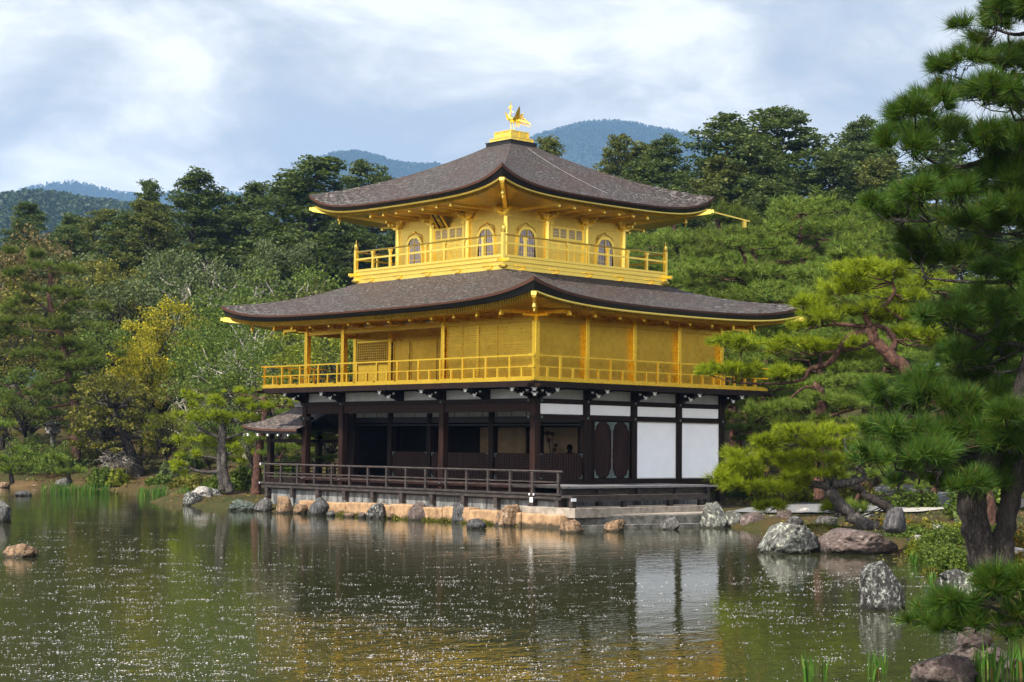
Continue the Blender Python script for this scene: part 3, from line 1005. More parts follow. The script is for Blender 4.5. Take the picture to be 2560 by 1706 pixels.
# louvred shutters by the corner
u0s = [-4.10, -3.36, -2.60, -1.73, -0.93]
for i in range(4):
    a, b = u0s[i], u0s[i + 1] if i < 3 else -0.12
    mm = M(); sbox(mm, f_s, a, b, -.03, 0.0, 4.44, 6.05)
    z = 4.47
    k = 0
    while z < 6.0:
        sbox(mm, f_s, a + .04, b - .04, 0, .030, z, z + .030); z += (.075, .075, .075, .13)[k % 4]; k += 1
    sbox(mm, f_s, a, a + .035, 0, .022, 4.44, 6.05); sbox(mm, f_s, b - .035, b, 0, .022, 4.44, 6.05)
    part(mm, 'shutter', GOLD)
mm = M()
for z in np.arange(4.5, 6.05, .075): sbox(mm, f_s, -2.66, -2.55, .024, .034, z, z + .035)
part(mm, 'shutter_hasps', GOLD_R)
# veranda wall: grille and doors
mm = M(); f_v = fr((-LX, 0, 2.07, LY), 'S')
sbox(mm, f_v, -11.45, -9.62, -.03, .03, 4.42, 5.98)
gr = part(mm, 'grille', GOLD_R)
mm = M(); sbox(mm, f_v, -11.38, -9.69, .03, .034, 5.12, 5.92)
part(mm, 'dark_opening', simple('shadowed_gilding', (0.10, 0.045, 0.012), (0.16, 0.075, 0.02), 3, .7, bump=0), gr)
mm = M()
for i in range(16): sbox(mm, f_v, -11.38 + i * 1.69 / 15 - .016, -11.38 + i * 1.69 / 15 + .016, .034, .06, 5.12, 5.92)
for i in range(10): sbox(mm, f_v, -11.40, -9.67, .034, .064, 5.12 + i * .089 - .012, 5.12 + i * .089 + .012)
part(mm, 'lattice', GOLD, gr)
for a, b in ((-9.35, -8.45), (-8.40, -7.00), (-6.95, -5.6), (-5.55, -4.5)):
    mm = M(); sbox(mm, f_v, a, b, -.02, .03, 4.42, 5.9); sbox(mm, f_v, a, a + .06, .03, .05, 4.42, 5.9); sbox(mm, f_v, b - .06, b, .03, .05, 4.42, 5.9)
    sbox(mm, f_v, a, b, .03, .045, 5.82, 5.9)
    part(mm, 'door', GOLD)
for x in (-9.49, -4.35):
    mm = M(); mm.box(x - .08, x + .08, 1.98, 2.12, 4.3, 6.2); part(mm, 'post', GOLD_R)
# arms under the lower roof
for s, n in (('S', 11), ('E', 8), ('N', 11), ('W', 8)):
    f = fr(R1, s); u0, u1 = span(R1, s)
    for i in range(n + 1):
        u = u0 + (u1 - u0) * i / n
        mm = M()
        mm.beam(f(u, -.02, 6.36), f(u, 1.45, 6.31), .075, .10)
        q = f(u, 1.42, 6.24); mm.box(q[0] - .05, q[0] + .05, q[1] - .05, q[1] + .05, 6.19, 6.27)
        mm.beam(f(u, 0, 6.27), f(u, .55, 6.27), .07, .09)
        part(mm, 'eave_arm', GOLD_R)

# balcony of the second storey
O2 = 1.116
RB2 = (R1[0] - O2, R1[1] + O2, R1[2] - O2, R1[3] + O2)
mm = M(); mm.box(RB2[0], RB2[1], RB2[2], RB2[3], 4.235, 4.33)
bal2 = part(mm, 'balcony', GOLD_R)
mm = M(); mm.box(RB2[0] - .02, RB2[1] + .02, RB2[2] - .02, RB2[3] + .02, 4.13, 4.235)
for s in 'SENW':
    f = fr(RB2, s); u0, u1 = span(RB2, s); sbox(mm, f, u0 - .3, u1 + .3, -.16, .035, 4.06, 4.15)
part(mm, 'balcony_edge_beam', WOOD, bal2)
for s in 'SENW':
    f = fr(RB2, s); u0, u1 = span(RB2, s)
    mm = M()
    sbox(mm, f, u0 - .08, u1 + .08, -.075, -.03, 4.965, 5.01)
    sbox(mm, f, u0 - .08, u1 + .08, -.07, -.035, 4.635, 4.67)
    nb = 13 if s in 'SN' else 10
    for i in range(nb):
        a, b = u0 + (u1 - u0) * i / nb, u0 + (u1 - u0) * (i + .86) / nb
        sbox(mm, f, a, b, -.09, -.01, 4.33, 4.365)
    part(mm, 'handrail', GOLD_R, bal2)
    n = 26 if s in 'SN' else 20
    for i in range(n):
        u = u0 + .05 + (u1 - u0 - .1) * i / n
        mm = M(); sbox(mm, f, u - .033, u + .033, -.08, -.025, 4.33, 4.965 if i % 2 == 0 else 4.635)
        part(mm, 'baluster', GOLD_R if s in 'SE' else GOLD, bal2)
mm = M()
for z in (4.985, 4.65, 4.30): mm.box(RB2[1] - .14, RB2[1] + .1, RB2[2] - .1, RB2[2] + .14, z - .035, z + .04)
part(mm, 'rail_cap', GOLD_R, bal2)

# ---- ground storey
FL = 1.14
for p_ in [(x, 0) for x in XS] + [(0, y) for y in YE[1:]] + [(-LX, 2.13), (-LX, LY), (-9.49, 2.13), (-4.22, 2.13), (-6.33, 2.13) if False else (-LX, 4.26), (-LX, 6.39)]:
    x, y = p_
    mm = M(); mm.box(x - .115, x + .115, y - .115, y + .115, 0.55, 4.06)
    part(mm, 'post', WOODR if y in (0,) else WOOD, bevel=.015)
for x in (-2.11, -7.38):
    mm = M(); mm.box(x - .1, x + .1, 2.03, 2.23, FL, 3.4); part(mm, 'post', WOOD)
# beams
mm = M()
for s in 'SENW':
    f = fr(R1, s); u0, u1 = span(R1, s)
    sbox(mm, f, u0 - .16, u1 + .16, -.05, .135, 3.64, 3.76)
sbox(mm, f_e, -.2, LY + .16, -.05, .135, 3.14, 3.26)
sbox(mm, f_e, 0, LY, -.05, .10, 1.20, 1.33)
sbox(mm, f_s, -LX - .2, -LX + .35, -.05, .135, 3.14, 3.26)
beam1 = part(mm, 'tie_beam', WOOD)
mm = M(); sbox(mm, f_s, -LX, 0, -.06, .07, 3.36, 3.66)
part(mm, 'lintel_beam', WOODR)
for f, us_ in ((f_e, [.15] + YE[1:]), (f_s, [-.15, -4.22, -9.49, -11.6])):
    for u in us_:
        for z in ((3.70, 3.20) if f is f_e or u == -.15 or u == -11.6 else (3.70,)):
            mm = M()
            c = Vector(f(u, .137, z)); n_ = Vector(f(u, 1, z)) - Vector(f(u, 0, z)); t_ = n_.cross(Vector((0, 0, 1)))
            for k in range(6):
                q = c + (t_ * math.cos(k * math.pi / 3) + Vector((0, 0, 1)) * math.sin(k * math.pi / 3)) * .03
                mm.tube([q, q + n_ * .012], [.019, .012], 6)
            mm.tube([c, c + n_ * .02], [.02, .01], 6)
            part(mm, 'rosette', VERDI, beam1)
# floor body
mm = M(); mm.box(-LX - .05, -.02, 0, LY, .9, 1.12); mm.box(-LX - .12, .14, -.14, .06, 1.06, 1.20); mm.box(-.06, .12, .06, LY, 1.06, 1.2)
part(mm, 'floor_beam', WOODR)
for x in (-.0, -4.22, -9.49, -11.6):
    mm = M(); mm.tube([(x, -.14, 1.13), (x, -.18, 1.13)], [.04, .02], 10); part(mm, 'nail_cover', DECKL)
for y in YE[1:]:
    mm = M(); mm.tube([(.12, y, 1.27), (.15, y, 1.27)], [.04, .02], 10); part(mm, 'nail_cover', WOOD)
# interior
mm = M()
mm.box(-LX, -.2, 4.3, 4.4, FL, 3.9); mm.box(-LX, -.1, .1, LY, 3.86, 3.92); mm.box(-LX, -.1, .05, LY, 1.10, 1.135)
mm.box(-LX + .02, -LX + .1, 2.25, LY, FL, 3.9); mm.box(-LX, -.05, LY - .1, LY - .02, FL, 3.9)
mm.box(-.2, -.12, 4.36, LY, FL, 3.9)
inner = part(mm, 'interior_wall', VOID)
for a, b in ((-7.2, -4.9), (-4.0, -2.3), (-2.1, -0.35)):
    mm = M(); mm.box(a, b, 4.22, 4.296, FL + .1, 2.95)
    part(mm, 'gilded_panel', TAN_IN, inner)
for x in (-4.45, -2.2):
    mm = M(); mm.box(x - .09, x + .09, 4.1, 4.28, FL, 3.4); part(mm, 'inner_post', WOOD, inner)
# transom and hanging beam of the inner row
mm = M(); mm.box(-LX, -.1, 2.10, 2.16, 3.27, 3.5); tr = part(mm, 'transom_panel', GREYP)
mm = M(); mm.box(-LX, -.1, 2.06, 2.2, 3.08, 3.26); mm.box(-LX, -.1, 2.02, 2.08, 2.98, 3.02)
for x in np.arange(-11, -.2, .7): mm.box(x - .008, x + .008, 2.085, 2.098, 3.26, 3.48)
part(mm, 'transom_beam', BLACK, tr)
# low lattice panels
def low_panel(f, a, b, z0, z1):
    mm = M(); sbox(mm, f, a, b, -.03, .0, z0, z1)
    pn = part(mm, 'lattice_panel', simple_red)
    mm = M()
    n = max(4, int((b - a) / .115)); k = 9
    for i in range(n + 1): sbox(mm, f, a + (b - a) * i / n - .014, a + (b - a) * i / n + .014, 0, .02, z0, z1)
    for j in range(k + 1): sbox(mm, f, a, b, 0, .024, z0 + (z1 - z0) * j / k - .012, z0 + (z1 - z0) * j / k + .012)
    part(mm, 'lattice', WOODR, pn)
    mm = M()
    for c in (a, b - .12):
        for z in (z1 - .12, z0): sbox(mm, f, c, c + .12, .02, .03, z + (.09 if z > z0 else 0), z + (.12 if z > z0 else .03))
    for c in (a, b - .03):
        for z in (z1 - .12, z0): sbox(mm, f, c, c + .03, .022, .032, z, z + .12)
    part(mm, 'corner_fitting', VERDI, pn)


simple_red = simple('dark_red_backing', (0.018, 0.006, 0.005), (0.03, 0.01, 0.008), 4, .7, bump=0)
f_i = fr((-LX, 0, 2.1, LY), 'S')
for a, b in ((-9.36, -7.50), (-7.26, -4.36), (-4.08, -2.23), (-1.99, -.15)): low_panel(f_i, a, b, 1.25, 2.08)
low_panel(f_e, .16, 2.0, 1.34, 2.10)
# east side: doors and white panels
for i in range(4):
    mm = M(); sbox(mm, f_e, YE[i] + .15, YE[i + 1] - .13, -.03, .03, 3.30, 3.61)
    wp = part(mm, 'white_panel', WHITE)
    mm = M()
    for z in (3.27, 3.625): sbox(mm, f_e, YE[i] + .12, YE[i + 1] - .12, -.02, .045, z, z + .015)
    part(mm, 'panel_frame', WOOD, wp)
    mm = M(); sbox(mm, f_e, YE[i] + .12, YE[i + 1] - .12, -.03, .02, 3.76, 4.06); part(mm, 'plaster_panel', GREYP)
for i in (2, 3):
    mm = M(); sbox(mm, f_e, YE[i] + .15, YE[i + 1] - .13, -.03, .03, 1.36, 3.11)
    part(mm, 'white_panel', WHITE)
    mm = M()
    a, b = YE[i] + .13, YE[i + 1] - .11
    for q in (a, b - .03): sbox(mm, f_e, q, q + .03, .0, .045, 1.33, 3.14)
    for z in (1.33, 3.112): sbox(mm, f_e, a + .03, b - .03, .0, .045, z, z + .028)
    part(mm, 'panel_frame', simple('pale_frame', (.5, .48, .46), (.62, .6, .58), 5, .6, bump=0))
mm = M(); sbox(mm, f_e, 2.25, 4.15, -.04, .0, 1.33, 3.14); part(mm, 'door_backing', WOOD)
for sg in (-1, 1):
    c = 3.27 + sg * .40
    mm = M(); sbox(mm, f_e, c - .37, c + .37, .0, .045, 1.35, 3.10)
    d = part(mm, 'door', WOODR, bevel=.008)
    mm = M()
    ov = [(c + .30 * math.copysign(abs(math.cos(t_)) ** .55, math.cos(t_)), 2.22 + .80 * math.copysign(abs(math.sin(t_)) ** .45, math.sin(t_))) for t_ in np.linspace(0, 2 * math.pi, 41)]
    mm.tube([f_e(a_, .047, z_) for a_, z_ in ov], .016, 5, cap=False)
    part(mm, 'oval_moulding', WOOD, d)
    for sx_ in (-1, 1):
        for sz_ in (-1, 1):
            mm = M()
            ca, cz = c + sx_ * .36, 2.225 + sz_ * .87
            pl = [f_e(ca, .048, cz), f_e(ca - sx_ * .2, .048, cz), f_e(ca - sx_ * .15, .048, cz - sz_ * .05), f_e(ca - sx_ * .07, .048, cz - sz_ * .10), f_e(ca - sx_ * .035, .048, cz - sz_ * .2), f_e(ca, .048, cz - sz_ * .27)]
            mm.prism(pl, Vector(f_e(0, .012, 0)) - Vector(f_e(0, 0, 0)))
            part(mm, 'corner_fitting', VERDI, d)
mm = M(); sbox(mm, f_e, 3.255, 3.285, .045, .07, 1.35, 3.10); part(mm, 'meeting_stile', DECKL)
for u in (2.28, 4.15, 4.37 - .28):
    mm = M(); sbox(mm, f_e, u - .06, u + .06, -.02, .06, 1.33, 3.14); part(mm, 'door_post', WOODR)
# plaster panels and brackets under the balcony
for a, b in ((-LX, -9.49), (-9.49, -6.33), (-6.33, -4.22), (-4.22, -2.11), (-2.11, 0)):
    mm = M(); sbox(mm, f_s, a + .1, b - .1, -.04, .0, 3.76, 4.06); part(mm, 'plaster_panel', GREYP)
for x in (-2.11, -6.33):
    mm = M(); mm.box(x - .07, x + .07, -.05, .07, 3.7, 4.06); part(mm, 'strut', WOOD)


def bracket(f, u, diag=None):
    mm = M()
    q0 = lambda n, z: Vector(f(u, n, z)) if diag is None else Vector((diag[0] * (n), -n if diag[1] < 0 else LY + n, z))
    ax = (q0(1, 0) - q0(0, 0)).normalized()
    if diag is not None: ax = Vector((diag[0], diag[1], 0)).normalized()
    sd_ = ax.cross(Vector((0, 0, 1))).normalized()
    prof = [(-.05, 3.74), (.22, 3.74), (.30, 3.80), (.42, 3.83), (.52, 3.84), (.55, 3.90), (.68, 3.93), (.88, 3.94), (.92, 3.97), (.92, 4.06), (-.05, 4.06)]
    base = q0(0, 0)
    poly = [base + ax * n_ * (1.35 if diag else 1) - sd_ * .06 + Vector((0, 0, z_)) for n_, z_ in prof]
    mm.prism(poly, sd_ * .12)
    for n_, z_ in ((.5, 3.90), (.9, 4.0)):
        c = base + ax * n_ * (1.35 if diag else 1)
        mm.beam(c - sd_ * .26 + Vector((0, 0, z_ + .03)), c + sd_ * .26 + Vector((0, 0, z_ + .03)), .08, .07)
    br = part(mm, 'bracket', WOOD)
    mm = M()
    for n_, z_, w_ in ((.57, 3.87, .09), (.95, 4.0, .10)):
        c = base + ax * n_ * (1.35 if diag else 1)
        mm.beam(c + Vector((0, 0, z_ - .05)), c + Vector((0, 0, z_ + .045)), w_, .03, up=tuple(ax))
        for k in (-1, 1):
            mm.beam(c + sd_ * k * .055 + Vector((0, 0, z_ + .01)), c + sd_ * k * .09 + Vector((0, 0, z_ + .075)), .03, .02, up=tuple(ax))
    c = base + ax * .72
    for k in (-.24, .24):
        e = base + ax * .55 * (1.35 if diag else 1) + sd_ * k
        mm.beam(e + Vector((0, 0, 3.95)), e + Vector((0, 0, 4.0)), .055, .05, up=tuple(ax))
    part(mm, 'white_end_cap', METALW, br)


for x in (-2.11, -4.22, -6.33, -9.49, -11.6): bracket(f_s, x)
for y in YE[1:]: bracket(f_e, y)
for y in (2.13, 4.26, 6.39): bracket(fr(R1, 'W'), y)
bracket(f_e, 0); bracket(f_s, 0); bracket(f_s, 0, diag=(1, -1))

# ---- decks
DY = -1.15; DX0, DX1 = -12.45, 2.25
mm = M()
y = DY
while y < -.16:
    mm.box(DX0, DX1, y, min(y + .235, -.145), .86, .92); y += .24
mm.box(DX0 - .1, DX1 + .1, DY - .03, DY + .09, .80, .87)
mm.box(DX0 + .1, DX1 - .1, DY + .10, DY + .18, .74, .86)
deck = part(mm, 'deck', DECK)
mm = M()
mm.box(-.0 + .14, DX1, DY + .12, 5.6, 1.12, 1.175)
for y in np.arange(-1.0, 5.6, .31): mm.box(DX1, DX1 + .012, y, y + .28, 1.115, 1.18)
part(mm, 'side_deck', DECKL)
mm = M(); mm.box(DX1 - .28, DX1 - .22, DY + .2, 5.5, .93, 1.11)
for y in (-.9, .6, 2.3, 4.0, 5.45): mm.box(DX1 - .22, DX1 - .1, y - .06, y + .06, .60, 1.12)
part(mm, 'deck_apron', DECK)
for x in np.concatenate([np.arange(-12.3, 1.2, 1.48), [1.12, 2.15]]):
    mm = M(); mm.box(x - .075, x + .075, DY - .015, DY + .135, .48, .81); part(mm, 'deck_post', DECK)
rail = M()
rail.tube([(DX0 - .18, DY, 1.60), (DX1 + .12, DY, 1.60)], .034, 8)
for z in (1.30, 1.19): rail.box(DX0 - .05, DX1, DY - .02, DY + .02, z - .02, z + .02)
rail.box(DX0 - .2, DX1 + .1, DY - .05, DY + .06, .92, .975)
ro_ = part(rail, 'deck_railing', DECK)
k = 0
x = 1.15
while x > DX0 - .1:
    mm = M()
    if k == 0: mm.box(x - .05, x + .05, DY - .045, DY + .05, .30, 1.60)
    else: mm.box(x - .036, x + .036, DY - .035, DY + .035, .975, 1.57)
    part(mm, 'baluster', DECK, ro_)
    x -= .968; k += 1
mm = M(); mm.box(DX1 - .08, DX1, DY - .035, DY + .035, .92, 1.57); part(mm, 'baluster', DECK, ro_)
mm = M(); mm.box(1.09, 1.21, DY - .07, DY - .05, .70, .84); mm.box(1.04, 1.08, DY - .07, DY - .05, .90, .96); mm.box(1.22, 1.26, DY - .07, DY - .05, .90, .96)
part(mm, 'white_end_cap', METALW, ro_)
mm = M(); mm.box(DX0 - .21, DX0 - .18, DY - .05, DY + .05, 1.56, 1.64); mm.box(DX0 - .22, DX0 - .2, DY - .06, DY + .06, .92, .98)
part(mm, 'white_end_cap', METALW, ro_)
# west return of the railing
mm = M(); mm.tube([(DX0, DY, 1.60), (DX0, 1.0, 1.60)], .03, 8)
for z in (1.30, 1.19): mm.box(DX0 - .02, DX0 + .02, DY, 1.0, z - .02, z + .02)
for y in (-.4, .3, 1.0): mm.box(DX0 - .035, DX0 + .035, y - .035, y + .035, .92, 1.58)
part(mm, 'deck_railing', DECK)
# plaster footing below the deck
mm = M(); mm.box(-12.2, 2.0, -1.00, -.88, .1, .80); mm.box(-12.2, -12.05, -.6, LY, .1, .84); mm.box(1.9, 2.0, -.6, 5.4, .1, .84)
part(mm, 'plaster_footing', CONC)

# ---- small fishing porch on the west side
PX0, PX1 = -14.1, -LX - .12
py0, py1 = 0.25, 2.4
E1 = .75
pe = (PX0 - E1, -11.5, py0 - E1, py1 + E1)
ymid = (py0 + py1) / 2
mm = M(); uvs = []
us = [i / 24 for i in range(25)]; vs = [i / 12 for i in range(13)]
for sgn, ye in ((-1, pe[2]), (1, pe[3])):
    P = []
    for u in us:
        row = []
        for v in vs:
            x0e = pe[0] + (0.85) * (v ** 0.9)
            x = x0e + (pe[1] - x0e) * u
            yy = ye + (ymid - ye) * v
            z = 2.82 + .16 * math.exp(-u * 3.2 / .6) * (1 - v) ** 2 + .88 * (.72 * v + .28 * v * v)
            row.append((x, yy, z)); uvs.append((u * 3.3 + (50 if sgn > 0 else 0), v * 2.1))
        P.append(row if sgn < 0 else row)
    mm.grid(P)
P = []
for u in us:                                                             # short hipped west end
    row = []
    for v in vs:
        ya = pe[2] + (ymid - pe[2]) * v; yb = pe[3] + (ymid - pe[3]) * v
        row.append((pe[0] + .85 * (v ** .9), ya + (yb - ya) * u, 2.82 + .16 * (math.exp(-u * 3.6 / .6) + math.exp(-(1 - u) * 3.6 / .6)) * (1 - v) ** 2 + .88 * (.72 * v + .28 * v * v)))
        uvs.append((u * 3.6 + 90, v * 2.1))
    P.append(row)
mm.grid(P)
pr = part(mm, 'porch_roof', SHINGLE_P, smooth=True)
lay = pr.data.uv_layers.new(name='UVMap')
li = np.zeros(len(pr.data.loops), dtype=np.int32); pr.data.loops.foreach_get('vertex_index', li)
lay.data.foreach_set('uv', np.array(uvs, dtype=np.float32)[li].ravel())
mm = M()
rims = [[(pe[0] + (pe[1] - pe[0]) * u, pe[2], 2.82 + .16 * math.exp(-u * 3.2 / .6)) for u in us], [(pe[0], pe[2] + (pe[3] - pe[2]) * u, 2.82 + .16 * (math.exp(-u * 3.6 / .6) + math.exp(-(1 - u) * 3.6 / .6))) for u in us], [(pe[0] + (pe[1] - pe[0]) * u, pe[3], 2.82 + .16 * math.exp(-u * 3.2 / .6)) for u in us]]
for r_ in rims: mm.grid([[p_, (p_[0], p_[1], p_[2] - .075)] for p_ in r_])
part(mm, 'eave_trim', COPPER, pr)
mm = M()
for r_ in rims:
    mm.grid([[(p_[0] * .985 + (-12.8) * .015, p_[1] * .98 + ymid * .02, p_[2] - .07), (p_[0] * .975 + (-12.8) * .025, p_[1] * .97 + ymid * .03, p_[2] - .17), (-12.8 + (p_[0] + 12.8) * .5, ymid + (p_[1] - ymid) * .4, 2.86)] for p_ in r_])
part(mm, 'eave_edge', BLACK, pr)
mm = M(); mm.box(-14.05, -11.7, ymid - .1, ymid + .1, 3.66, 3.80); mm.box(-14.12, -11.7, ymid - .14, ymid + .14, 3.80, 3.83)
part(mm, 'ridge', DECKL, pr)
for x in np.arange(pe[0] + .25, -11.9, .62):
    mm = M(); mm.box(x - .022, x + .022, pe[2] + .07, pe[2] + .13, 2.58, 2.67); part(mm, 'rafter_cap', METALW, pr)
for x, y in ((PX0, py0), (PX0, py1), (-12.2, py1)):
    mm = M(); mm.box(x - .1, x + .1, y - .1, y + .1, .2, 2.8); part(mm, 'porch_post', WOOD, bevel=.01)
mm = M()
for y in (py0, py1): mm.box(PX0 - .2, PX1, y - .06, y + .06, 2.36, 2.48)
mm.box(PX0 - .06, PX0 + .06, py0, py1, 2.36, 2.48); mm.box(PX0 - .2, PX1, py0 - .07, py1 + .07, .92, 1.08)
mm.box(PX0 - .15, PX0 - .1, py0 - .2, py0 + .2, 1.72, 1.82)
part(mm, 'porch_beam', WOOD)
mm = M()
for z in (1.62, 1.48, 1.36):
    mm.box(PX0, PX1, py1 - .02, py1 + .02, z - .02, z + .02); mm.box(PX0 - .02, PX0 + .02, py0, py1, z - .02, z + .02)
for x in np.arange(PX0, PX1, .5): mm.box(x - .025, x + .025, py1 - .03, py1 + .03, 1.08, 1.6)
for y in np.arange(py0, py1, .5): mm.box(PX0 - .03, PX0 + .03, y - .025, y + .025, 1.08, 1.6)
part(mm, 'porch_railing', WOOD)

# ------------------------------------------------------------------ things on the pavilion
# phoenix
ph = thing('phoenix_statue', 'gilded bronze phoenix with raised wings standing on the ridge platform', 'statue', (CX, CY, 13.12))
pz = 13.12


def pp(a, b, z):
    """a: along the bird (towards its head), b: across"""
    return (CX + .10 * a * 0 - a * .70, CY - a * .0 - b, pz + z) if False else (CX - a * .72 * 1.0 - b * .69, CY - a * .69 + b * .72, pz + z)


def ph_pt(r, d, z):
    """r: to the right as seen from the pond, d: towards the viewer"""
    return (CX + r * .679 + d * .734, CY + r * .734 - d * .679, pz + z)


mm = M()
mm.tube([ph_pt(.20, 0, .42), ph_pt(.13, 0, .44), ph_pt(.04, 0, .44), ph_pt(-.05, 0, .50), ph_pt(-.085, 0, .57), ph_pt(-.045, 0, .66), ph_pt(-.03, 0, .76), ph_pt(-.04, 0, .84), ph_pt(-.075, 0, .88), ph_pt(-.115, 0, .875)],
        [.02, .07, .095, .09, .06, .038, .03, .03, .04, .015], 10)
mm.tube([ph_pt(-.1, 0, .88), ph_pt(-.155, 0, .86)], [.02, .003], 6)
part(mm, 'body', GOLD_B, ph, smooth=True)
mm = M()
for a, z in ((-.06, .96), (-.03, .95), (0.0, .92), (.015, .88)): mm.tube([ph_pt(-.05, 0, .9), ph_pt(a, 0, z)], [.015, .022], 6)
mm.tube([ph_pt(-.05, 0, .93), ph_pt(-.045, 0, 1.05)], [.01, .028], 6)
mm.tube([ph_pt(-.02, 0, .74), ph_pt(.02, 0, .73), ph_pt(.045, 0, .70)], [.008, .012, .03], 6)
mm.tube([ph_pt(-.09, 0, .86), ph_pt(-.10, 0, .80)], [.012, .02], 6)
part(mm, 'crest', GOLD_B, ph)
for sg, nm in ((1, 'wing'), (-1, 'wing')):
    mm = M()
    if sg > 0:
        out = [(.02, .44), (.10, .55), (.16, .70), (.22, .82), (.26, .90), (.285, .80), (.285, .66), (.27, .54), (.22, .46), (.12, .40)]
        d0, d1 = .06, .20
    else:
        out = [(-.03, .46), (-.08, .56), (-.14, .66), (-.20, .74), (-.25, .78), (-.215, .68), (-.20, .56), (-.17, .48), (-.10, .42)]
        d0, d1 = -.06, -.22
    poly = [Vector(ph_pt(a, d0 + (d1 - d0) * max(0, min(1, (z - .4) / .5)), z)) for a, z in out]
    mm.prism(poly, Vector(ph_pt(0, .03 * sg, 0)) - Vector(ph_pt(0, 0, 0)))
    part(mm, nm, GOLD, ph)
mm = M()
for i in range(9):
    k = i / 8
    end = (.30 + .42 * (1 - abs(k - .15)) , .22 + .46 * k * .75)
    mid = (.30 + .10 * k, .34 + .32 * k)
    mm.tube([ph_pt(.14, (i % 3 - 1) * .03, .44), ph_pt(mid[0], (i % 3 - 1) * .06, mid[1]), ph_pt(end[0] * .82, (i % 3 - 1) * .09, (mid[1] * .45 + end[1] * .55)), ph_pt(end[0], (i % 3 - 1) * .1, end[1] - .03)], [.02, .022, .018, .004], 5)
for i in range(4):
    mm.tube([ph_pt(.14 + .03 * i, 0, .40), ph_pt(.17 + .035 * i, .02, .28), ph_pt(.13 + .045 * i, .03, .17)], [.018, .016, .004], 5)
part(mm, 'tail_feathers', GOLD_B, ph)
for a in (-.03, .07):
    mm = M(); mm.tube([ph_pt(a, 0, .40), ph_pt(a, 0, .3), ph_pt(a + .01, 0, .2), ph_pt(a - .01, 0, .05)], [.04, .022, .016, .016], 8)
    for k in (-.06, 0, .05): mm.tube([ph_pt(a - .01, 0, .055), ph_pt(a - .01 + k, .03, .045)], [.014, .008], 5)
    part(mm, 'leg', GOLD_B, ph)
mm = M(); mm.lathe((CX, CY, pz), [(.16, 0), (.17, .015), (.12, .035), (.08, .05)], 14)
part(mm, 'base', GOLD_B, ph)

# hanging chain on the top roof
mm = M()
pc = []
for i in range(90):
    v = 0.93 - 0.80 * i / 89
    A, B = Vector(surf3('E', .44, v)), Vector(surf3('E', .54, v))
    q = A.lerp(B, (1 - v)) + Vector((0, 0, .045))
    pc.append(q)
for i in range(0, 89):
    d_ = (pc[i + 1] - pc[i]).normalized(); c_ = (pc[i] + pc[i + 1]) / 2
    sd_ = d_.cross(Vector((0, 0, 1) if i % 2 else (0.6, 0, .8))).normalized()
    ring = [c_ + d_ * .028 * math.cos(t_ * math.pi / 3) + sd_ * .016 * math.sin(t_ * math.pi / 3) for t_ in range(7)]
    mm.tube(ring, .0028, 4, cap=False)
props(mm.build('chain', CHAINM, loc=tuple(pc[0])), 'pale metal chain lying down the east slope of the top roof', 'chain')

# name plaque under the top eave
plc = Vector((CX - .28, R3[2] - .22, 9.80))
pq = thing('name_plaque', 'black framed plaque with gold characters leaning out above the upper doors', 'plaque', tuple(plc))
upv = Vector((0, -.40, .50)).normalized(); nv = Vector((0, -.50, -.40)).normalized(); xv = Vector((1, 0, 0))
mm = M()
def pbox(mm, a0, a1, b0, b1, n0, n1):
    b = len(mm.v)
    for n_ in (n0, n1):
        for a_, b_ in ((a0, b0), (a1, b0), (a1, b1), (a0, b1)): mm.v.append(tuple(plc + xv * a_ + upv * b_ + nv * n_))
    mm.f += [(b, b + 1, b + 2, b + 3), (b + 7, b + 6, b + 5, b + 4)] + [(b + i, b + 4 + i, b + 4 + (i + 1) % 4, b + (i + 1) % 4) for i in range(4)]
pbox(mm, -.20, .20, -.30, .30, 0, .03)
part(mm, 'board', BLACK, pq)
mm = M()
for a in ((-.235, -.20, -.34, .34), (.20, .235, -.34, .34)): pbox(mm, a[0], a[1], a[2], a[3], 0, .06)
for b_ in ((-.34, -.30), (.30, .34)): pbox(mm, -.20, .20, b_[0], b_[1], 0, .06)
for i in range(5): pbox(mm, -.2 + i * .09, -.15 + i * .09, -.40 + .02 * (i % 2), -.34, .01, .05)
part(mm, 'frame', GOLD_B, pq)
fc = bpy.data.curves.new('lettering', 'FONT'); fc.body = '究\n竟\n頂'; fc.size = .19; fc.align_x = 'CENTER'; fc.align_y = 'CENTER'; fc.space_line = 0.95; fc.extrude = .004
fo = bpy.data.objects.new('lettering', fc); COL.objects.link(fo)
bpy.context.view_layer.update()
lm = bpy.data.meshes.new_from_object(fo.evaluated_get(bpy.context.evaluated_depsgraph_get()))
bpy.data.objects.remove(fo)
ctr = sum((Vector(v.co) for v in lm.vertices), Vector()) / max(1, len(lm.vertices))
for v in lm.vertices:
    q = v.co - ctr
    v.co = xv * q.x + upv * q.y * .98 + nv * (.036 + q.z)
lm.materials.clear(); lm.materials.append(GOLD_B)
link_mesh('lettering', lm, pq)
mm = M(); pbox(mm, -.02, .02, .3, .46, -.02, .02); part(mm, 'hanger', GOLD_B, pq)

# wind bells under the eave corners
def bell(q, label):
    o = thing('wind_bell', label, 'bell', (q[0], q[1], q[2] - .36), 'gilded bells hanging from the roof corners')
    mm = M(); mm.lathe((q[0], q[1], q[2] - .30), [(.075, 0), (.06, .05), (.05, .13), (.03, .17), (.008, .18)], 10); part(mm, 'cup', GOLD_B, o, smooth=True)
    mm = M(); mm.tube([(q[0], q[1], q[2] - .13), (q[0], q[1], q[2])], .008, 5); part(mm, 'hook', GOLD_B, o)
    mm = M(); mm.box(q[0] - .03, q[0] + .03, q[1] - .004, q[1] + .004, q[2] - .40, q[2] - .31); part(mm, 'clapper', GOLD_B, o)


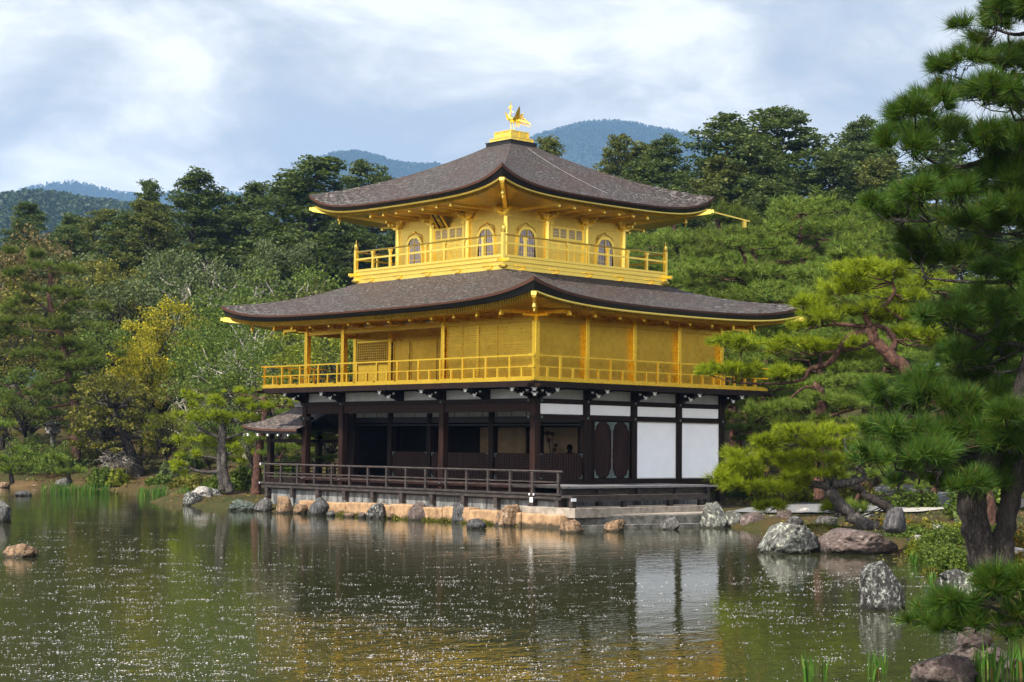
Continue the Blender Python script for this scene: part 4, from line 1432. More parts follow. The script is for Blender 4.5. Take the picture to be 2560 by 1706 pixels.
for x, y, z, l in ((R3[0] - E3 + .75, R3[2] - E3 + .75, 10.30, 'gilded bell hanging under the left corner of the top roof'),
                   (R3[1] + E3 - .5, R3[2] - E3 + .5, 10.34, 'gilded bell hanging under the front corner of the top roof'),
                   (R3[1] + E3 - .7, R3[3] + E3 - .7, 10.30, 'gilded bell hanging under the right corner of the top roof'),
                   (-LX - EW + .8, -EE + .8, 6.56, 'gilded bell hanging under the left corner of the lower roof'),
                   (EE - .45, -EE + .45, 6.60, 'gilded bell hanging under the front corner of the lower roof')):
    bell((x, y, z), l)

# altar flowers and figure inside
def lotus(x, y, z, s, seed, label):
    rng = random.Random(seed)
    o = thing('lotus_arrangement', label, 'altar flowers', (x, y, z), 'lotus arrangements inside the pavilion')
    mm = M(); mm.lathe((x, y, z), [(.07 * s, 0), (.05 * s, .05 * s), (.1 * s, .18 * s), (.12 * s, .24 * s)], 10); part(mm, 'vase', BLACK, o)
    mm = M()
    for i in range(6):
        a = rng.uniform(-.28, .28) * s; h = rng.uniform(.35, 1.0) * s
        top = Vector((x + a, y + rng.uniform(-.08, .08), z + .2 * s + h))
        mm.tube([(x, y, z + .2 * s), (x + a * .4, y, z + .2 * s + h * .55), top], .012 * s, 5)
        mm.lathe((top.x, top.y, top.z - .03), [(.01, 0), (.06 * s, .03 * s), (.075 * s, .09 * s), (.03 * s, .13 * s)], 8)
    part(mm, 'stems', simple_red, o)


lotus(-3.3, 3.9, 1.62, 1.0, 1, 'dark lotus arrangement left of the inner post, before the gilded wall')
lotus(-1.15, 3.9, 1.62, 1.15, 2, 'largest dark lotus arrangement in a vase before the gilded wall')
lotus(-.75, 2.9, 1.62, .85, 3, 'dark lotus vase behind the lattice panel of the east bay')
fg = thing('seated_statue', 'dark seated figure dim inside the ground floor room', 'statue', (-2.25, 3.7, 1.45))
mm = M(); mm.lathe((-2.25, 3.7, 1.45), [(.34, 0), (.36, .12), (.30, .2)], 14); part(mm, 'pedestal', VOID, fg)
mm = M(); mm.lathe((-2.25, 3.7, 1.65), [(.30, 0), (.31, .08), (.2, .18), (.19, .34), (.2, .42), (.07, .5), (.06, .54), (.1, .6), (.1, .68), (.05, .74)], 14); part(mm, 'body', VOID, fg, smooth=True)
mm = M(); mm.box(-2.7, -.5, 3.6, 4.15, 1.14, 1.6); props(mm.build('altar_table', VOID, loc=(-1.6, 3.9, 1.14)), 'low dark altar table inside under the lotus vases', 'table')
mm = M(); mm.box(-3.7, -2.95, 3.6, 4.15, 1.14, 1.6); props(mm.build('altar_table', VOID, loc=(-3.3, 3.9, 1.14)), 'small dark altar table under the left lotus arrangement', 'table')

# step bench on the terrace
bn = thing('step_bench', 'long dark wooden bench step on the stone plinth beside the deck', 'bench', (2.8, 1.7, .58))
mm = M(); mm.box(2.42, 2.86, -1.25, 4.55, .86, .93); part(mm, 'seat', DECK, bn)
mm = M(); mm.box(2.82, 2.87, -1.3, 4.58, .76, .865); part(mm, 'front_board', DECK, bn)
for y in (-1.1, 1.0, 3.0, 4.4):
    mm = M(); mm.box(2.66, 2.80, y - .08, y + .08, .575, .86); part(mm, 'leg', DECK, bn)
mm = M(); mm.box(2.872, 2.882, -1.3, -1.1, .77, .86); part(mm, 'end_plate', METALW, bn)

# stone terrace, plinth and revetment
ter = thing('stone_terrace', 'low cut stone landing terrace at the foot of the pavilion', 'terrace', (2.5, 1.5, 0))
def slab(poly, z0, z1, z1b=None):
    mm = M(); n = len(poly)
    mm.v = [(p_[0], p_[1], z0) for p_ in poly] + [(p_[0], p_[1], p_[2] if len(p_) > 2 else z1) for p_ in poly]
    mm.f = [tuple(reversed(range(n))), tuple(range(n, 2 * n))] + [(i, (i + 1) % n, n + (i + 1) % n, n + i) for i in range(n)]
    return mm
mm = slab([(.9, -1.42), (2.55, -1.42), (2.62, -1.0), (2.55, -.95), (.9, -.95)], -.6, .38)
part(mm, 'front_block', STONE, ter, bevel=.03)
mm = slab([(2.58, -.98), (2.66, -.98), (3.58, 3.2), (3.60, 4.3), (3.45, 4.3)], -.6, .355)
part(mm, 'kerb_front', STONED, ter, bevel=.02)
for a in range(5):
    ya, yb = -.96 + a * 1.05, -.96 + (a + 1) * 1.05 - .012
    xa, xb = 2.60 + .22 * (ya + .98), 2.60 + .22 * (yb + .98)
    mm = slab([(1.0, ya, .47), (min(xa, 3.5), ya, .375), (min(xb, 3.5), yb, .375), (1.0, yb, .47)], .0, .4)
    part(mm, 'paving_slab', STONEG, ter)
mm = slab([(2.62, -1.2), (2.86, -1.2), (3.80, 3.1), (3.80, 4.2), (3.50, 4.2)], -.6, .10)
part(mm, 'lower_ledge', STONED, ter, bevel=.02)
mm = M(); mm.box(.0, 2.92, -1.2, 5.0, .3, .58)
props(mm.build('stone_plinth', STONEG, loc=(1.4, 2.0, .3), bevel=.015), 'long grey kerb stone plinth carrying the bench', 'plinth')
wl = thing('stone_revetment', 'tan stone retaining wall along the waterline below the deck', 'retaining wall', (-4, -1.4, 0))
rng = random.Random(4)
x = -9.9
k = 0
while x < .95:
    wd = rng.choice([.75, .95, 1.25, 1.6])
    hgt = .45 + rng.uniform(-.06, .03)
    mm = M(); mm.box(x + .008, min(x + wd, 1.0) - .008, -1.48 - rng.uniform(0, .03), -1.03, -.6, hgt)
    part(mm, 'stone_block', STONE, wl, bevel=.035)
    x += wd
rg2 = np.random.default_rng(6)
n = 5200
xx = -9.8 + 10.7 * rg2.random(n)
lump = .5 + .5 * np.sin(xx * 2.3) * np.sin(xx * 5.1 + 1)
zz = -.02 + .17 * lump * rg2.random(n) ** 1.7
VV = leaf_quads(rg2, np.stack([xx, -1.52 - .05 * rg2.random(n), zz], -1), .055, .8, .2) - np.array([-4, -1.4, 0])
np_mesh('moss_line', VV, 4, L_OLIVE, wl)

# ------------------------------------------------------------------ rocks
def ico(n):
    import bmesh
    bm = bmesh.new(); bmesh.ops.create_icosphere(bm, subdivisions=n, radius=1.0)
    v = np.array([x.co[:] for x in bm.verts]); f = [tuple(a.index for a in x.verts) for x in bm.faces]
    bm.free()
    return v, f


ICO = {4: ico(4), 5: ico(5)}


def rock(px, py, wpx, hpx, mat, label, box=0.0, tilt=0.0, z=0.0, seed=None, deep=0.8, group='rocks along the pond shore', name='rock', sub=5, flat=False, push=.42):
    """px, py: foot centre in source pixels; wpx, hpx: seen width and height"""
    q = at_z(px / DS, py / DS, z)
    d = q - CAM; D = math.hypot(d[0], d[1])
    k = D / FPX
    wm_, hm = wpx * k, hpx * k
    fw = np.array([d[0] / D, d[1] / D, 0]); rt = np.array([fw[1], -fw[0], 0])
    dep = wm_ * deep
    V, F = ICO[sub]
    seed = int(px * 7 + py * 13) % 9973 if seed is None else seed
    rr = random.Random(seed)
    off = Vector((rr.uniform(-50, 50), rr.uniform(-50, 50), rr.uniform(-50, 50)))
    V = V.copy()
    box = min(.6, box + .16)
    if box:
        V = np.sign(V) * np.abs(V) ** (1 - box)
    out = np.empty_like(V)
    cuts = [(Vector((rr.uniform(-1, 1), rr.uniform(-1, 1), rr.uniform(-.3, 1))).normalized(), rr.uniform(.62, .88)) for _ in range(9)]
    for i, v in enumerate(V):
        vv = Vector(v)
        n1 = mnoise.noise(vv * 0.9 + off)
        n2 = mnoise.noise(vv * 2.1 + off * 1.7)
        n3 = abs(mnoise.noise(vv * 4.3 + off * .7))
        n4 = mnoise.noise(vv * 10.0 + off)
        n5 = abs(mnoise.noise(vv * 8.5 + off * 1.3))
        r = 1 + .24 * n1 + .16 * n2 - .26 * n3 - .13 * n5 + .04 * n4
        p_ = vv * r
        for cn, co_ in cuts:
            e_ = p_.dot(cn) - co_
            if e_ > 0: p_ = p_ - cn * (e_ * .8)
        out[i] = p_
    lo_, hi_ = out.min(axis=0), out.max(axis=0)
    out = (out - (lo_ + hi_) / 2) / ((hi_ - lo_) / 2)
    out[:, 2] = (out[:, 2] + 1) * .75 - .5
    X, Y, Z = out[:, 0] * wm_ / 2, out[:, 1] * dep / 2, out[:, 2]
    top = np.where(Z > 0, Z * hm * .97, Z * hm * .5)
    X = X + tilt * top
    C = np.array([q[0], q[1], z]) + fw * dep * push
    P = C + rt * X[:, None] + fw * Y[:, None] + np.stack([0 * X, 0 * X, top], -1)
    me = bpy.data.meshes.new(name)
    me.from_pydata((P - C).tolist(), [], F)
    if not flat:
        me.polygons.foreach_set('use_smooth', [True] * len(me.polygons))
    me.materials.append(mat)
    o = link_mesh(name, me, None, tuple(C))
    return props(o, label, 'rock', group)


S_ = RK_SPECK
T_, G_, D_, GR_, L_, P_, W_, MO_ = RK_TAN, RK_GREY, RK_DARK, RK_GREEN, RK_LICH, RK_PURP, RK_WHITE, RK_MOSS
ROCKS = [
    (826, 1291, 24, 14, G_, 'little grey stone just right of the dark slanted rock', .1),
    (872, 1293, 30, 12, T_, 'flat little tan stone at the foot of the first wall blocks', .1),
    (905, 1295, 22, 15, P_, 'little brown stone left of the grey brown wall rock', .2),
    (978, 1297, 26, 20, T_, 'rounded little tan stone right of the grey brown wall rock', .2),
    (1012, 1290, 30, 24, T_, 'rounded tan stone left of the broad topped brownish rock', .3),
    (1088, 1303, 24, 14, G_, 'little grey stone right of the broad topped brownish rock', .1),
    (1118, 1305, 28, 16, T_, 'little tan stone left of the tall dark wall rock', .2),
    (1222, 1311, 26, 22, P_, 'brown stone left of the large orange tan boulder', .2),
    (1340, 1314, 26, 12, G_, 'flat grey stone at the left foot of the terrace', .2),
    (433, 1253, 27, 8, D_, 'flat dark rock at the outer tip of the small pine point', 0),
    (484, 1265, 54, 36, S_, 'grey pointed rock below the bank at the tip of the pine point', 0),
    (541, 1261, 50, 40, S_, 'grey upright rock right below the twin pine trunk', .25),
    (604, 1257, 62, 36, P_, 'dark purplish rock behind the greenish slab left of the deck', 0),
    (603, 1278, 76, 30, GR_, 'long low greenish striated slab at the water left of the deck', 0),
    (657, 1279, 48, 36, G_, 'slanting grey rock under the left end of the deck', .1),
    (710, 1283, 44, 44, T_, 'upright tan boulder under the left part of the deck railing', .45),
    (681, 1262, 22, 15, T_, 'small tan stone perched left of the upright tan boulder', .3),
    (744, 1271, 27, 17, T_, 'small rounded tan stone right of the upright tan boulder', .3),
    (752, 1284, 42, 24, T_, 'low tan stone at the waterline beside the dark slanted rock', .2),
    (774, 1266, 22, 14, T_, 'smallest tan stone tucked behind the dark slanted rock', .3),
    (793, 1288, 52, 46, D_, 'dark slanted striated rock where the tan block wall begins', .1),
    (938, 1296, 50, 40, S_, 'grey brown rock let into the middle of the tan block wall', .3),
    (1010, 1298, 36, 14, T_, 'low tan stone at the waterline in front of the block wall', .1),
    (1046, 1301, 56, 46, P_, 'brownish rock with a broad top let into the block wall', .3),
    (1153, 1307, 50, 52, D_, 'tall dark rock let into the block wall below the railing', .35),
    (1191, 1322, 50, 26, D_, 'small black wet rock in the water before the tall dark rock', 0),
    (1268, 1315, 68, 56, T_, 'large orange tan boulder below the corner post of the deck', .2),
    (1309, 1311, 32, 26, T_, 'small tan stone right of the large orange tan boulder', .2),
    (1429, 1332, 61, 34, T_, 'pale brown rock in the water, leftmost before the terrace', .2),
    (1535, 1329, 58, 32, T_, 'square pale brown rock in the water before the terrace middle', .5),
    (1672, 1324, 54, 31, G_, 'furrowed grey brown rock in the water before the terrace end', .45),
    (1783, 1321, 70, 68, L_, 'tall green white lichened rock at the right end of the terrace', .25),
    (1825, 1292, 27, 20, P_, 'small brown rock behind the tall lichened rock', .1),
    (1841, 1318, 60, 42, L_, 'grey lichened rock right of the tall lichened rock', .2),
    (1884, 1320, 68, 40, P_, 'pinkish rock on the shore under the low pine bough', .2),
    (1934, 1318, 44, 32, L_, 'small dark lichened rock under the hanging pine twig', .2),
    (1970, 1385, 154, 78, L_, 'big pale lichened boulder standing in the pond on the right', .1),
    (2142, 1387, 206, 62, P_, 'broad smooth purple brown boulder beside the lichened boulder', .05),
    (2204, 1527, 114, 124, S_, 'tall rough rock standing alone in the water on the right', .42),
]
for a in ROCKS:
    big = a[2] > 95
    rock(*a[:6], box=a[6], push=-.08 if 700 < a[0] < 1320 else .02 if 1400 < a[0] < 1700 else .05 if 1800 < a[0] < 1960 else .42, tilt=.22 if 'slanted' in a[5] else 0)
for a in [(505, 1240, 58, 24, W_, 'pale flat lichened rock behind the grey pointed rock', .35), (1985, 1318, 48, 28, G_, 'grey rock on the bank behind the big lichened boulder', .3),
          (2066, 1316, 54, 26, G_, 'bluish grey rock at the foot of the leaning pine', .3), (1962, 1296, 42, 24, P_, 'brown rock above the grey rock on the right bank', .3),
          (2237, 1322, 58, 54, D_, 'dark upright rock on the bank right of the leaning pine', .6), (2297, 1372, 58, 34, W_, 'white rock at the water below the dark green shrubs', .15),
          (2010, 1290, 36, 20, W_, 'pale rock on the bank left of the leaning pine foot', .3), (1890, 1288, 34, 18, L_, 'small lichened rock on the bank under the lime boughs', .25), (2170, 1300, 40, 20, L_, 'low lichened rock between the leaning pine and the dark upright rock', .35), (2345, 1330, 36, 20, W_, 'pale rock among the shrubs left of the forked pine', .4), (2100, 1290, 30, 16, P_, 'small brown rock left of the dark leaning trunk', .4),
          (2408, 1312, 44, 22, W_, 'pale rock half hidden in the dark green shrubs', .5), (2541, 1402, 46, 34, W_, 'pale rock right of the forked pine trunk', .4),
          (2389, 1424, 30, 32, T_, 'pale slanting rock left of the forked pine trunk', .2), (2402, 1478, 110, 54, S_, 'dark rounded rock at the foot of the forked pine', .3),
          (2362, 1482, 50, 46, MO_, 'black mossy rock left of the dark rounded rock', .2), (2433, 1492, 78, 58, L_, 'slanting lichened rock below the forked pine', .3),
          (2436, 1614, 84, 44, P_, 'purple brown rock under the near pine bough', .2), (2452, 1660, 160, 50, P_, 'wide flat purple brown rock in the right foreground', .0),
          (2362, 1716, 164, 74, P_, 'nearest purple black rock at the bottom edge of the picture', .0), (2545, 1690, 72, 46, P_, 'grey brown rock in the bottom right corner among irises', .0),
          (12, 1220, 26, 14, T_, 'pale rock at the left end of the far bank', .0), (60, 1218, 16, 8, T_, 'tiny pale stone left on the far bank waterline', .0), (88, 1219, 18, 8, T_, 'second tiny pale stone on the far bank waterline', .0),
          (160, 1213, 42, 17, G_, 'grey mossy rock at the foot of the small bank pine', .2), (265, 1211, 34, 10, W_, 'whitish flat rock above the reeds on the far bank', .25), (246, 1216, 24, 8, W_, 'low whitish rock left of the flat one above the reeds', .1),
          (5, 1308, 42, 56, G_, 'grey rock cut by the left edge of the picture', .0), (58, 1241, 42, 13, D_, 'low black rock in the far water on the left', .0), (52, 1395, 84, 34, T_, 'rounded brown rock alone in the pond at lower left', .0)]:
    rock(*a[:6], z=a[6], box=.35 if a[0] in (2362, 2402) else .1, tilt=.3 if 'slant' in a[5] else 0)


# ------------------------------------------------------------------ irises, petals
def iris(px, py, wpx, hpx, n, label, seed, group='iris clumps in the shallow water', mat=GRASS):
    q = at_z(px / DS, py / DS, 0)
    D = math.hypot(q[0] - CAM[0], q[1] - CAM[1]); k = D / FPX
    rng = np.random.default_rng(seed)
    V = []
    for i in range(n):
        x, y = q[0] + rng.normal() * wpx * k * .33, q[1] + rng.normal() * wpx * k * .33
        h = hpx * k * (.55 + .5 * rng.random()); wd = max(.010, .34 * k) * (1.0 + .6 * rng.random())
        a = rng.random() * 6.28; lean = .24 * h * rng.normal(); lx, ly = math.cos(a) * lean, math.sin(a) * lean
        b = rng.random() * 6.28; bx, by = math.cos(b) * wd, math.sin(b) * wd
        p = [(x, y, -.15), (x + lx * .4, y + ly * .4, h * .5), (x + lx, y + ly, h)]
        V += [(p[0][0] - bx, p[0][1] - by, p[0][2]), (p[0][0] + bx, p[0][1] + by, p[0][2]), (p[1][0] + bx * .9, p[1][1] + by * .9, p[1][2]), (p[1][0] - bx * .9, p[1][1] - by * .9, p[1][2])]
        V += [(p[1][0] - bx * .9, p[1][1] - by * .9, p[1][2]), (p[1][0] + bx * .9, p[1][1] + by * .9, p[1][2]), (p[2][0] + bx * .1, p[2][1] + by * .1, p[2][2]), (p[2][0] - bx * .1, p[2][1] - by * .1, p[2][2])]
    V = np.array(V) - np.array([q[0], q[1], 0])
    o = np_mesh('iris_clump', V, 4, mat, None, (q[0], q[1], 0))
    return props(o, label, 'iris', group)


for i, (px, l) in enumerate([(110, 'leftmost sparse iris clump of the far reed bed'), (140, 'iris clump second from the left in the far reed bed'), (162, 'iris clump below the small bank pine in the far reed bed'),
                             (186, 'iris clump in the left middle of the far reed bed'), (210, 'iris clump in the middle of the far reed bed'), (236, 'iris clump below the whitish rocks in the far reed bed'), (264, 'right end iris clump of the far reed bed'),
                             (358, 'narrow iris clump before the leaning dark trunk'), (390, 'iris clump right of the leaning dark trunk'), (408, 'small iris clump between the leaning trunk and the pine point'), (459, 'iris clump left of the rocks of the pine point')]):
    iris(px, 1236 + (6 if px > 300 else 0), 24 if px > 130 else 14, 30, 60 if px > 130 else 24, l, 40 + i)
for i, (px, py, w_, h_, n, l) in enumerate([(2286, 1412, 30, 44, 16, 'iris clump before the white rock'), (2346, 1432, 28, 66, 18, 'tall thin iris clump left of the forked pine'), (2330, 1460, 24, 50, 10, 'sparse iris clump behind the standing rock'),
                                            (2019, 1704, 12, 84, 11, 'tall iris tuft left in the near water'), (2038, 1690, 7, 60, 5, 'thin middle iris tuft in the near water'), (2061, 1702, 9, 78, 6, 'slender iris tuft right of two others in the near water'),
                                            (2176, 1698, 8, 82, 6, 'iris tuft of few blades near the bottom rock'), (2193, 1695, 10, 80, 8, 'denser iris tuft beside the tuft of few blades'), (2213, 1684, 8, 62, 5, 'small iris tuft left of the bottom rock'),
                                            (2440, 1706, 34, 92, 22, 'iris clump right of the nearest purple rock'), (2490, 1712, 36, 110, 26, 'largest iris clump in the bottom right corner'), (2540, 1690, 34, 100, 22, 'iris clump at the right edge of the picture'), (2462, 1672, 22, 70, 12, 'iris clump on the wide flat foreground rock')]):
    iris(px, py, w_, h_, n, l, 80 + i)

# petals floating on the pond
rng = np.random.default_rng(77)
PW = [(300, 1330, 420, 60, 900), (520, 1400, 700, 60, 1100), (250, 1480, 420, 60, 800), (300, 1545, 500, 45, 1000), (900, 1430, 420, 60, 1100), (1100, 1350, 380, 40, 500), (1200, 1520, 400, 60, 600),
      (1500, 1400, 350, 70, 500), (1850, 1330, 200, 30, 420), (1880, 1400, 220, 60, 420), (1900, 1500, 260, 70, 260), (1000, 1560, 400, 40, 700), (150, 1250, 260, 40, 200), (700, 1290, 400, 40, 160), (2200, 1330, 160, 30, 120)]
pts = []
for cx, cy, rx, ry, n in PW:
    k = int(n * .26)
    px0 = cx + rng.normal(size=k) * rx * .55; py0 = cy + rng.normal(size=k) * ry * .65
    for q in range(k):
        m_ = int(1 + rng.exponential(5.5))
        ln = 2 + m_ * .9 + rng.exponential(3.0) * (m_ > 1)
        pts.append(np.stack([px0[q] + rng.normal(size=m_) * ln, py0[q] + rng.normal(size=m_) * .7], -1))
pts = np.concatenate(pts)
n0 = 1500
pts = np.concatenate([pts, np.stack([rng.random(n0) * 2353, 1200 + 375 * rng.random(n0) ** .8], -1)])
d = (_F * FPX)[None] + _R[None] * (pts[:, :1] * DS - 1280) - _U[None] * (pts[:, 1:] * DS - 853)
W3d = CAM[None] + d * ((0.006 - CAM[2]) / d[:, 2:])
ok = (d[:, 2] < 0) & (shore_dist(W3d[:, 0], W3d[:, 1]) < -0.25)
Pw = W3d[ok]
n = len(Pw)
sz = (.0036 + .0050 * rng.random((n, 1)) ** 1.5) * np.clip(np.linalg.norm(Pw - CAM, axis=1, keepdims=True) / 26, .75, 1.8)
K = 6
V = np.zeros((n, K, 3))
ph0 = rng.random(n) * 6.28
st = 1 + .9 * rng.random(n)
for k in range(K):
    a = ph0 + k * 2 * math.pi / K
    V[:, k, 0] = Pw[:, 0] + np.cos(a) * sz[:, 0] * st
    V[:, k, 1] = Pw[:, 1] + np.sin(a) * sz[:, 0] * st
    V[:, k, 2] = .004 + .006 * rng.random(n)
o = np_mesh('floating_petals', V.reshape(-1, 3), K, PETAL)
props(o, 'white cherry petals scattered over the dark pond surface', None, None, 'stuff')


# ------------------------------------------------------------------ vegetation
def unit(v): return v / (np.linalg.norm(v, axis=-1, keepdims=True) + 1e-9)


def in_blob(rng, n, c, r, shell=0.45):
    d = unit(rng.normal(size=(n, 3)))
    return np.asarray(c) + d * (shell + (1 - shell) * rng.random((n, 1))) * np.asarray(r)


def limb(mm, a, b, r0, r1, rng, n=6, wob=.08, sag=0.0, sides=6):
    a, b = np.array(a, float), np.array(b, float)
    L = np.linalg.norm(b - a)
    pts = []
    for i in range(n + 1):
        t_ = i / n
        p_ = a + (b - a) * t_
        p_ = p_ + rng.normal(size=3) * wob * L * math.sin(math.pi * t_) + np.array([0, 0, sag * L * math.sin(math.pi * t_)])
        pts.append(tuple(p_))
    mm.tube(pts, [r0 + (r1 - r0) * (i / n) for i in range(n + 1)], sides)
    return pts


def tufts(rng, P, Dr, n, length, width, spread=.75):
    """needle tufts: P (k,3) positions, Dr (k,3) axes -> triangles"""
    k = len(P)
    ax = unit(Dr)[:, None, :] + rng.normal(size=(k, n, 3)) * spread
    ax = unit(ax)
    L = length * (.7 + .5 * rng.random((k, n, 1))) * (.58 + .72 * rng.random((k, 1, 1)))
    sdv = unit(np.cross(ax, rng.normal(size=(k, n, 3)))) * width * .5
    V = np.empty((k, n, 3, 3))
    base = P[:, None, :] + ax * length * .05
    V[:, :, 0] = base - sdv
    V[:, :, 1] = base + sdv
    V[:, :, 2] = base + ax * L
    return V.reshape(-1, 3)


def pad_tufts(rng, c, r, k):
    """tuft seats in a flattened pine pad, denser on the upper side"""
    d = unit(rng.normal(size=(k, 3)))
    d[:, 2] = np.where(rng.random(k) < .72, np.abs(d[:, 2]), d[:, 2])
    q = d * (rng.random((k, 1)) ** .42)
    lump = 1 + .35 * np.sin(q[:, :1] * 5 + c[0]) * np.cos(q[:, 1:2] * 5 + c[1])
    P = np.asarray(c) + q * np.asarray(r) * np.concatenate([np.ones((k, 2)), lump], 1)
    A = q * np.array([.9, .9, .5]) + np.array([0, 0, .75]) + rng.normal(size=(k, 3)) * .25
    return P, A


def spray_tufts(rng, c, r, rz, k):
    """tufts along twigs that fan out from the seat of a spray"""
    nt = max(2, k // 4)
    a = rng.random(nt) * 6.283
    L = r * (.45 + .75 * rng.random(nt))
    up = rz * (rng.random(nt) * 1.5 - .35)
    tip = np.stack([np.cos(a) * L, np.sin(a) * L, up], -1)
    i = rng.integers(0, nt, k)
    f = (.25 + .75 * rng.random(k) ** .7)[:, None]
    P = np.asarray(c) + tip[i] * f + rng.normal(size=(k, 3)) * np.array([.05, .05, .03]) * r + np.array([0, 0, .25]) * rz * (f - .5)
    A = unit(tip[i]) * .55 + np.array([0, 0, .7]) + rng.normal(size=(k, 3)) * .3
    return P, A


# --- kinds grown once in their own space, then copied (unit: metres, foot at the origin)
def wrap(name, V, k, mat):
    return np_mesh('', V, k, mat) if False else (name, V, k, mat)


def mesh_only(name, V, k, mat):
    o = np_mesh(name, V, k, mat)
    me = o.data
    bpy.data.objects.remove(o)
    return me


def mm_mesh(mm, name, mat):
    me = bpy.data.meshes.new(name)
    me.from_pydata(mm.v, [], mm.f)
    me.polygons.foreach_set('use_smooth', [True] * len(me.polygons))
    me.materials.append(mat)
    return me


def cypress(seed, H=18.0, R=4.2, n=84, bare=.16):
    rng = np.random.default_rng(seed)
    mm = M()
    tr = limb(mm, (0, 0, -.5), (rng.normal() * .4, rng.normal() * .4, H * .98), H * .018, .03, rng, 9, .008, 0, 8)
    tr = np.array(tr)
    lob = rng.uniform(.62, 1.12, 9)
    C, S = [], []
    for i in range(n):
        t_ = bare + (1 - bare) * ((i + rng.random()) / n) ** .9
        k_ = (t_ - bare) / (1 - bare)
        a = i * 2.4 + rng.normal() * .5
        rr_ = R * (1 - k_ ** 1.5) ** .8 * lob[int(a * 1.43) % 9] * rng.uniform(.6, 1.12) + .35
        if k_ < .18: rr_ *= .55 + 2.2 * k_
        s_ = tr[min(9, int(t_ * 9.2))]
        base = np.array([s_[0], s_[1], H * t_ - rr_ * .22])
        tip = np.array([s_[0] + math.cos(a) * rr_, s_[1] + math.sin(a) * rr_, H * t_ + rr_ * (.05 + .28 * k_)])
        pts = limb(mm, base, tip, .05 * (1 - k_) + .03, .012, rng, 4, .05, .05, 4)
        m_ = int(4 + rr_ * 2.3)
        for j in range(m_):
            f_ = .28 + .74 * (j + rng.random()) / m_
            side = rng.normal() * (.24 + .30 * rr_ * .35) * (1.15 - .6 * f_)
            c = base + (tip - base) * min(f_, 1.0) + np.array([-math.sin(a) * side, math.cos(a) * side, rng.normal() * .16 + .10])
            k = 44
            w_ = rng.uniform(.30, .52)
            q = in_blob(rng, k, c, (w_, w_, w_ * .55), .25)
            q[:, 2] -= .28 * (np.hypot(q[:, 0] - c[0], q[:, 1] - c[1]) / w_) ** 2 * w_
            C.append(q); S.append(np.full(k, .19))
    for j in range(7):
        c = tr[-1] + np.array([rng.normal() * .28, rng.normal() * .28, -.25 * j + .1]); q = in_blob(rng, 40, c, (.26 + .05 * j, .26 + .05 * j, .26), .1); C.append(q); S.append(np.full(40, .18))
    V = leaf_quads(rng, np.concatenate(C), np.concatenate(S), .5, .2, droop=.8)
    return mm_mesh(mm, 'trunk', BARK_D), mesh_only('crown', V, 4, L_CYP)


def broadleaf(seed, H=9.0, R=3.6, nclump=70, leaf=.17, lo=.28, per=120, bark=None, dens=1.0, dome=.55, white=0):
    rng = np.random.default_rng(seed)
    mm = M()
    fork = H * lo
    limb(mm, (0, 0, -.4), (rng.normal() * .3, rng.normal() * .3, fork), H * .028, H * .02, rng, 5, .04, 0, 8)
    C, S = [], []
    cl = []
    for i in range(nclump):
        a = rng.random() * 6.283; u = rng.random()
        el = math.acos(1 - 1.25 * u) if u < .8 else math.pi * .5 + .25 * rng.random()
        rr_ = .62 + .42 * rng.random()
        c = np.array([math.cos(a) * math.sin(el) * R * rr_, math.sin(a) * math.sin(el) * R * rr_, fork + (H - fork) * (.30 + .66 * math.cos(el) * rr_ * 1.0)])
        c[2] = max(c[2], fork * .8)
        cl.append(c)
        s_ = R * (.17 + .12 * rng.random())
        k = int(per * dens)
        C.append(in_blob(rng, k, c, (s_, s_, s_ * .7), .25)); S.append(np.full(k, leaf))
    for i in range(0, nclump, 3):
        b0 = np.array([0, 0, fork * (.75 + .3 * rng.random())])
        pts = limb(mm, b0, cl[i] * .97, H * .011, H * .002, rng, 5, .09, .06, 5)
        if white:
            for j in range(white):
                e = np.array(pts[3]) + rng.normal(size=3) * R * .22
                limb(mm, pts[3], e, H * .003, H * .001, rng, 4, .12, 0, 4)
    V = leaf_quads(rng, np.concatenate(C), np.concatenate(S), .6, .35)
    return mm_mesh(mm, 'trunk', bark or BARK_D), mesh_only('crown', V, 4, L_GREEN)


def dead_tree(seed, H=8.0, R=3.2):
    rng = np.random.default_rng(seed)
    mm = M()

    def grow(p_, d_, L, r, lev):
        e = p_ + d_ * L
        pts = limb(mm, p_, e, r, r * .55, rng, 5, .07, 0, 5 if lev > 1 else 7)
        if lev >= 4: return
        for i in range(4 if lev else 6):
            t_ = .35 + .65 * rng.random()
            s_ = np.array(pts[int(t_ * 5)])
            nd = unit(d_ * .6 + rng.normal(size=3) * .62 + np.array([0, 0, .1]))
            grow(s_, nd, L * (.45 + .25 * rng.random()), r * .5, lev + 1)
    grow(np.array([0, 0, -.3]), unit(np.array([.12, .05, 1.0])), H * .55, .11, 0)
    return mm_mesh(mm, 'trunk', BARK_W), None


